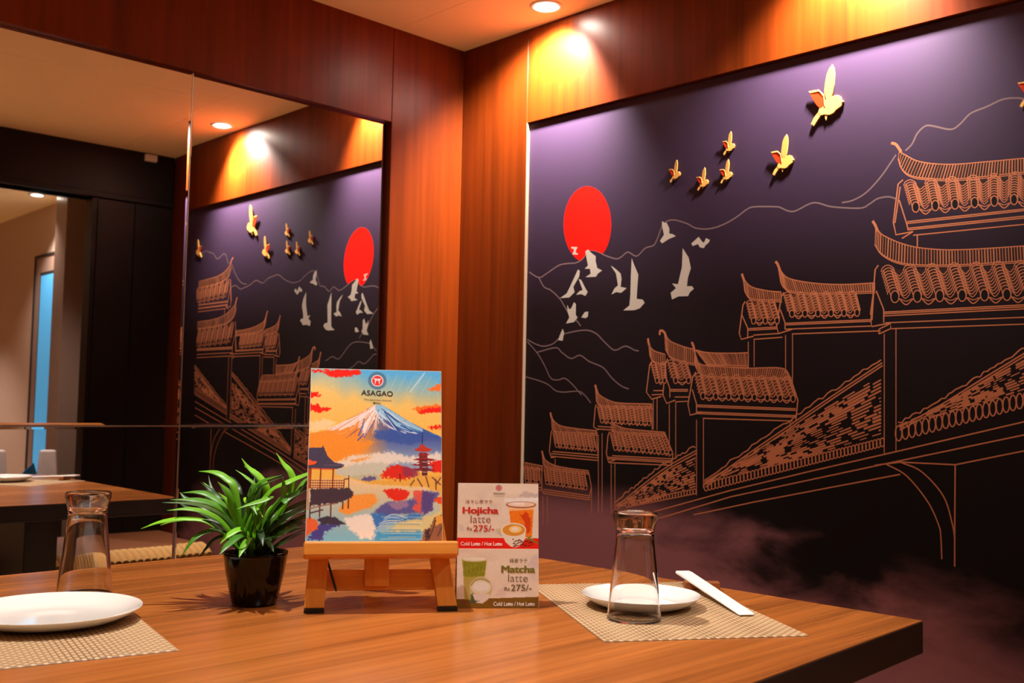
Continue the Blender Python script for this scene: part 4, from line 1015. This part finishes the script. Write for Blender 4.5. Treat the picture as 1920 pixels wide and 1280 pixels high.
for a_, b_ in [((1420,240),(1480,330)), ((1520,210),(1560,330)), ((1640,240),(1650,360)), ((1380,260),(1340,320)), ((1600,220),(1700,300)), ((1700,220),(1650,300))]:
    P.stroke(zB([a_, b_]), 2.6, (110, 66, 60), 0.85, 0, False)
P.stroke(zB([(1205,190),(1212,280)]), 2.0, (90, 40, 40), 1, 0, False)
P.poly(zB([(1000,380),(1200,370),(1340,400),(1320,450),(1260,500),(1180,510),(1080,470)]), (232, 46, 30), 2.5, 1, 1, 43)
P.poly(zB([(640,450),(900,440),(960,500),(860,600),(700,650),(580,690),(480,640)]), (250, 158, 66), 2, 7)
P.poly(zB([(900,640),(1060,520),(1200,520),(1360,480),(1480,380),(1700,400),(1620,520),(1500,640),(1240,660),(1000,690)]), (96, 92, 156), 2, 5)
P.poly(zB([(1060,540),(1300,500),(1340,560),(1180,620)]), (170, 130, 160), 2, 3, 0.8)
P.poly(zB([(1360,400),(1480,370),(1480,660),(1360,600),(1420,520),(1380,470)]), (232, 92, 76), 3, 1, 0.95, 47)
P.poly(zB([(1480,380),(1640,420),(1600,520),(1640,600),(1500,670)]), (92, 70, 132), 2.5, 1, 0.95, 49)
P.stroke(zB([(1497,660),(1498,775)]), 1.4, (60, 50, 80), 1, 0, False)
P.poly(zB([(1620,470),(1740,440),(1742,540),(1660,520)]), (240, 78, 40), 2, 1, 1, 51)
P.poly(zB([(880,660),(1240,680),(1480,640),(1500,720),(1200,760),(1000,760),(900,900),(860,800)]), (58, 122, 200), 2.5, 4, 0.95, 53)
P.poly(zB([(1180,760),(1480,700),(1740,600),(1740,860),(1400,860),(1100,880)]), (226, 206, 140), 3, 7, 0.9, 55)
P.poly(zB([(900,880),(1480,850),(1500,985),(900,985)]), (74, 162, 220), 2.5, 6, 0.95, 57)
P.poly(zB([(540,740),(760,680),(880,680),(930,800),(930,960),(760,960),(640,860)]), (244, 234, 224), 3, 4, 1, 59)
for k in range(16):
    a_ = 870+k*6; P.stroke(zB([(880+k*10, 960-k*16), (960+k*12, 860-k*13), (1100+k*14, 780-k*5)]), 1.2, [(244, 248, 252), (50, 110, 190), (150, 200, 236)][k % 3], 0.75)
for k in range(14):
    y = 700+k*21; P.stroke(zB([(1000+30*(k % 4), y), (1240, y-6), (1500-40*(k % 3), y-10)]), 1.1, [(236, 238, 230), (60, 140, 206), (240, 214, 150)][k % 3], 0.6)
P.poly(zB([(250,800),(560,790),(340,880),(300,985),(120,990),(220,840)]), (74, 70, 150), 3, 1, 1, 61)
P.poly(zB([(108,740),(240,760),(240,850),(108,960)]), (236, 104, 56), 3, 1, 1, 63)
P.poly(zB([(230,750),(330,715),(440,715),(580,800),(300,810)]), (66, 58, 74), 1.5, 1)
P.poly(zB([(1480,985),(1520,830),(1590,810),(1640,700),(1740,650),(1760,985)]), (150, 96, 70), 2.5, 0, 1, 65)
P.poly(zB([(1540,840),(1600,810),(1590,930),(1540,960)]), (70, 48, 58), 2, 0)
P.poly(zB([(1660,680),(1740,650),(1735,740),(1650,790)]), (236, 164, 66), 2, 0)
P.stroke(zB([(1570,970),(1640,780),(1650,690)]), 1.6, (56, 36, 34)); P.stroke(zB([(1690,900),(1740,780)]), 1.6, (56, 36, 34))
# pavilion on stilts
dk = (58, 46, 66)
P.poly(zB([(112,300),(600,250),(600,380),(112,400)]), (246, 196, 120), 0, 1, 0.8)
P.poly(zB([(108,-80),(270,-90),(285,-115),(300,-80),(340,10),(420,80),(545,105),(500,150),(380,165),(112,170)]), (74, 66, 92), 0.6, 0)
P.poly(zB([(112,60),(220,80),(200,120),(112,135)]), (246, 96, 50), 1.5, 0)
P.stroke(zB([(112,135),(210,110),(225,60)]), 1.4, (60, 50, 60)); P.stroke(zB([(170,165),(420,165)]), 2.4, (226, 90, 60), 1, 0, False); P.stroke(zB([(300,120),(540,110)]), 1.2, (120, 110, 130), 0.8, 0, False)
for x in (130, 150, 265, 412): P.stroke(zB([(x,165),(x-4,390)]), 2.6, (150, 52, 34), 1, 0, False)
for y in (300, 330, 360, 385): P.stroke(zB([(130,y+4),(540,y-8)]), 1.3, (140, 54, 40), 1, 0, False)
for x in range(150, 540, 28): P.stroke(zB([(x,300),(x,385)]), 0.9, (120, 48, 40), 0.9, 0, False)
P.stroke(zB([(540,390),(545,275),(600,270)]), 1.8, (90, 40, 36), 1, 0, False); P.stroke(zB([(598,235),(600,390)]), 1.8, (90, 40, 36), 1, 0, False)
P.poly(zB([(150,400),(600,380),(660,430),(665,470),(600,510),(480,550),(320,570),(150,600)]), (72, 54, 66), 2, 1, 1, 71)
for x, y0, y1 in ((150,560,740),(265,570,720),(395,560,715),(535,520,620),(600,500,610)): P.stroke(zB([(x,y0),(x,y1)]), 2.4, (92, 44, 38), 1, 0, False)
P.stroke(zB([(150,630),(300,590),(460,560)]), 2.0, (150, 100, 90), 1, 0); P.stroke(zB([(160,680),(260,650),(300,640)]), 2.6, (86, 60, 70), 1, 0); P.stroke(zB([(118,180),(125,640)]), 2.4, (196, 120, 80), 1, 0, False)
# pagoda
P.stroke(zA([(1462,830),(1466,1000)]), 1.5, (36, 40, 86), 1, 0, False)
P.poly(zA([(1430,1080),(1530,1080),(1545,1290),(1440,1290)]), (120, 44, 50), 0.5, 0)
P.poly(zA([(1365,1045),(1420,1025),(1450,980),(1475,978),(1510,1010),(1590,1035),(1560,1060),(1480,1070),(1400,1060)]), (196, 58, 40), 0.4, 0)
for k, (y, w) in enumerate(((1100,80),(1150,115),(1190,90),(1225,150),(1270,110))): P.poly(zA([(1480-w,y+10),(1470,y-12),(1500+w,y-2),(1600 if k % 2 else 1560,y+4),(1490,y+18)]), [(156, 40, 48), (176, 34, 44)][k % 2], 0.4, 0)
for k, (y, w) in enumerate(((10,150),(70,170),(130,130))): P.poly(zB([(1480-w,y+8),(1475,y-10),(1500+w,y-6),(1600,y+10),(1490,y+16)]), (130, 34, 44), 0.4, 0)
P.poly(zB([(1465,10),(1535,10),(1540,200),(1470,200)]), (104, 40, 52), 0.5, 0)
for y in (25, 85, 145): P.stroke(zB([(1478,y+14),(1530,y+14)]), 1.6, (214, 180, 170), 0.8, 0, False)
P.poly(zA([(1560,1195),(1715,1150),(1718,1230),(1580,1230)]), (232, 40, 26), 2.5, 0, 1, 77)
P.C += (P.noise(0.5, 0.5, 5)[..., None]-0.5)*7
# emblem: patterned ring with a red disc and a small gate
ex, ey = Z([(903, 217)], 560, 680, 6.4)[0]
d = np.hypot(X-ex, Y-ey); an = np.arctan2(Y-ey, X-ex)
rng_ = np.clip((17.3-d)/0.7+.5, 0, 1)*np.clip((d-11.2)/0.7+.5, 0, 1)
P.put(rng_*(0.45+0.55*(np.sin(an*22)*np.sin(d*2.0) > -0.15)), (64, 100, 132), 0.9)
P.ell(ex, ey, 11.2, 11.2, (246, 226, 220)); P.ell(ex, ey, 9.6, 9.6, (220, 50, 60))
P.stroke([(ex-6, ey-3.6), (ex, ey-2.9), (ex+6, ey-3.6)], 1.9, (250, 236, 230)); P.stroke([(ex-4.4, ey-0.6), (ex+4.4, ey-0.6)], 1.3, (250, 236, 230), 1, 0, False)
for sx in (-1, 1): P.stroke([(ex+sx*3.4, ey-3), (ex+sx*3.8, ey+5)], 1.7, (250, 236, 230), 1, 0, False)

M['print'] = vcol_mat('printed card', 0.35, spec=0.4)
M['ink'] = plain('black ink', (30, 30, 34), 0.5)
M['board_edge'] = plain('board edge', (236, 226, 208), 0.6)
mn = empty('menu_board', (0.871, 1.284, TZ), (-LEAN, 0, EA)); mn.rotation_mode = 'XYZ'
tag(mn, 'menu board with a snowy mountain and lake painting standing on the easel', 'menu')
MB().box(MD[0], MD[1], -0.0042, 0.0012, MD[2], MD[3]).build('board', M['board_edge'], mn)
pr_ = P.mesh('cover_print', MD[0]+0.0006, MD[1]-0.0006, MD[2]+0.0006, MD[3]-0.0006, -0.0046, M['print'], mn)
lettering('ASAGAO', MQ, (672, 730.5, 733.8, 744), MD, M['ink'], mn, -0.0050, 0.012)
lettering('The Japanese kitchen', MQ, (677, 728, 750.5, 754.2), MD, M['ink'], mn, -0.0050, 0.0)
lettering('MENU', MQ, (694.5, 708.5, 756.2, 759.8), MD, M['ink'], mn, -0.0050, 0.01)

# ------------------------------------------------------------------ folded tent card
TQ = [(857, 907), (1007, 907), (1011, 1140), (856.5, 1140)]
TD = (-0.004, 0.121, 0.0, 0.1875)
T = Print(TQ, 200, 300, 4); X, Y = T.X, T.Y
T.C[:] = c3(232, 212, 192)
T.put(np.clip(T.noise(0.03, 0.05, 2)*1.6-0.6, 0, 1), (240, 222, 206), 0.8); T.put(np.clip(T.noise(0.04, 0.06, 8)*1.8-0.9, 0, 1), (214, 192, 178), 0.6)
zT = lambda p: Z(p, 840, 900, 10.08); zU = lambda p: Z(p, 840, 1020, 10.08)
T.poly(zT([(1310,330),(1380,240),(1450,215),(1560,250),(1690,270),(1700,340)]), (200, 182, 176), 1.5, 3, 0.9)
T.poly(zT([(190,840),(270,880),(300,980),(190,1000)]), (212, 194, 182), 1.5, 3, 0.8)
T.poly(zT([(1050,360),(1690,330),(1700,420),(1050,430)]), (244, 238, 236), 1.5, 3, 0.8)
# iced tea glass
T.poly(zT([(1090,450),(1640,450),(1600,600),(1575,1100),(1200,1100),(1140,600)]), (246, 190, 140), 0.4, 1)
T.poly(zT([(1140,600),(1600,570),(1575,1100),(1200,1100)]), (244, 128, 30), 0.4, 1)
T.poly(zT([(1340,680),(1480,620),(1540,740),(1530,1000),(1480,1060),(1420,820)]), (216, 66, 18), 2.5, 2)
T.ell(*zT([(1362,480)])[0], 28, 6.3, (130, 60, 40)); T.ell(*zT([(1362,474)])[0], 26, 5.0, (244, 208, 180)); T.ell(*zT([(1300,460)])[0], 14, 2.6, (248, 236, 232), 0.8)
for k in range(22): T.ell(*zT([(1170+18*k % 400, 640+((k*97) % 430))])[0], 0.8, 0.8, (180, 50, 16), 0.7)
# red band
T.poly([(850, 1010.8), (1015, 1010.6), (1015, 1030.6), (850, 1030.8)], (236, 30, 20))
T.poly([(850, 1030.8), (1015, 1030.6), (1015, 1032), (850, 1032.2)], (250, 224, 210))
# latte cup
T.poly(zT([(890,930),(960,960),(1010,1060),(1000,1090),(930,1040),(885,980)]), (206, 190, 178), 0.4, 1); T.poly(zT([(930,940),(980,930),(1000,1020),(960,1020)]), (222, 196, 120), 0.4, 1)
T.poly(zT([(985,950),(1460,950),(1450,1120),(1380,1240),(1300,1290),(1180,1280),(1080,1200),(1010,1060)]), (236, 222, 206), 0.4, 1)
T.ell(*zT([(1225,960)])[0], 23.8, 13.2, (240, 226, 208)); T.ell(*zT([(1230,965)])[0], 21.2, 11.2, (226, 150, 52)); T.ell(*zT([(1260,950)])[0], 12, 6.8, (248, 206, 130)); T.ell(*zT([(1250,940)])[0], 6.5, 3.0, (250, 236, 214)); T.stroke(zT([(1180,980),(1260,990),(1340,960)]), 1.2, (250, 232, 204))
for k in range(40):
    a_ = zT([(1220+(k*53) % 380, 1130+((k*31) % 130)+max(0, 30-abs(k-20)))])[0]; T.ell(a_[0], a_[1], 1.6, 1.1, [(92, 34, 24), (128, 50, 34), (60, 22, 16)][k % 3])
for a_, b_ in [((1480,1150),(1560,1080)), ((1540,1150),(1620,1120)), ((1570,1160),(1680,1210)), ((1520,1120),(1500,1090))]: T.stroke(zT([a_, b_]), 2.2, (110, 138, 50), 1, 0, False)
# lower half: matcha
T.poly(zU([(1490,400),(1560,290),(1640,220),(1700,170),(1705,480),(1600,470)]), (214, 190, 188), 2, 3, 0.8)
T.poly(zU([(840,1000),(960,880),(1060,830),(1100,960),(1000,1010)]), (220, 192, 182), 2, 3, 0.7)
T.poly(zU([(155,1050),(830,1035),(1720,1005),(1720,1220),(150,1220)]), (126, 88, 26))
T.poly(zU([(260,320),(730,320),(700,560),(660,1060),(320,1060),(290,600)]), (176, 164, 62), 0.4, 1); T.poly(zU([(285,350),(715,345),(690,620),(300,640)]), (140, 140, 34), 0.8, 2)
T.poly(zU([(300,680),(450,640),(420,1050),(325,1050)]), (184, 160, 84), 0.6, 2)
T.ell(*zU([(495,310)])[0], 23.5, 4.8, (214, 204, 160)); T.ell(*zU([(495,302)])[0], 21, 3.4, (236, 226, 206))
for k in range(10): T.stroke(zU([(310+k*40, 380+(k*67) % 160), (330+k*36, 430+(k*67) % 160)]), 1.4, [(112, 106, 26), (168, 158, 70)][k % 2], 0.8, 0, False)
T.ell(*zU([(620,860)])[0], 21.5, 22.5, (204, 186, 132)); T.ell(*zU([(625,830)])[0], 19.0, 13.0, (228, 214, 186)); T.ell(*zU([(630,820)])[0], 15, 8.5, (236, 226, 216)); T.poly(zU([(460,960),(800,960),(760,1060),(650,1130),(540,1120)]), (228, 208, 198), 0.6, 1)
T.stroke(zU([(440,800),(520,700),(650,680),(780,740)]), 1.6, (150, 134, 70))
T.poly(zU([(420,1130),(440,980),(470,940),(490,1080),(600,1080),(500,1130)]), (76, 92, 70), 1, 1); T.poly(zU([(240,1120),(290,1080),(350,1110),(330,1150),(260,1150)]), (128, 70, 56), 1.2, 1)
# small emblem
ex, ey = zT([(937, 160)])[0]
T.ell(ex, ey, 6.0, 6.0, (120, 96, 92)); T.ell(ex, ey, 4.9, 4.9, (236, 170, 168)); T.ell(ex, ey, 3.4, 3.4, (204, 44, 60)); T.ell(ex, ey, 1.2, 1.2, (244, 190, 186))
T.C += (T.noise(0.6, 0.6, 9)[..., None]-0.5)*8

TA = math.atan2(-0.076, 0.094); TL = math.radians(10)
te = empty('tent_card', (1.06, 1.182, TZ+0.0004), (0, 0, TA)); tag(te, 'folded tent card advertising two latte drinks beside the easel', 'card')
M['card'] = plain('card stock', (236, 220, 204), 0.55)
fp = MB().box(TD[0], TD[1], -0.0003, 0.0003, 0.0002, TD[3]).build('front_panel', M['card'], te, rot=(-TL, 0, 0))
base_d = 2*TD[3]*math.sin(TL)
MB().box(TD[0], TD[1], -0.0003, 0.0003, 0.0002, TD[3]).build('back_panel', M['card'], te, rot=(TL, 0, 0), loc=(0, base_d, 0))
T.mesh('front_print', TD[0], TD[1], TD[2]+0.0003, TD[3], -0.0006, M['print'], fp)
M['ink_red'] = plain('red ink', (206, 34, 26), 0.5); M['ink_brown'] = plain('brown ink', (150, 76, 62), 0.5); M['ink_olive'] = plain('olive ink', (118, 108, 22), 0.5)
M['ink_dark_olive'] = plain('dark olive ink', (112, 92, 60), 0.5); M['ink_white'] = plain('white ink', (250, 240, 232), 0.5)
def tt(txt, box, mat, bold=0.0): lettering(txt, TQ, box, TD, mat, fp, -0.0010, bold)
def bx(z0, x0, x1, y0, y1): a_, b_ = z0([(x0, y0), (x1, y1)]); return (a_[0], b_[0], a_[1], b_[1])
tt('ASAGAO', bx(zT, 832, 1050, 245, 285), M['ink_dark_olive'], 0.012)
tt('The Japanese kitchen', bx(zT, 845, 1040, 308, 330), M['ink_dark_olive'])
tt('ほうじ茶ラテ', bx(zT, 318, 822, 390, 465), M['ink_brown'], 0.006)
tt('Hojicha', bx(zT, 258, 935, 530, 692), M['ink_red'], 0.02)
tt('latte', bx(zT, 412, 790, 690, 830), M['ink_brown'], -0.008)
tt('Rs', bx(zT, 348, 440, 915, 975), M['ink_brown'], 0.01)
tt('275/-', bx(zT, 466, 860, 875, 995), M['ink_red'], 0.012)
tt('Cold Latte / Hot Latte', bx(zT, 232, 1015, 1190, 1262), M['ink_white'], 0.012)
tt('抹茶ラテ', bx(zU, 1155, 1495, 290, 372), M['ink_dark_olive'], 0.006)
tt('Matcha', bx(zU, 1000, 1645, 425, 555), M['ink_olive'], 0.018)
tt('latte', bx(zU, 1135, 1505, 585, 725), M['ink_dark_olive'], -0.008)
tt('Rs', bx(zU, 1065, 1165, 820, 890), M['ink_dark_olive'], 0.01)
tt('275/-', bx(zU, 1190, 1580, 775, 895), M['ink_dark_olive'], 0.012)
tt('Cold Latte / Hot Latte', bx(zU, 862, 1645, 1095, 1170), M['ink_white'], 0.012)
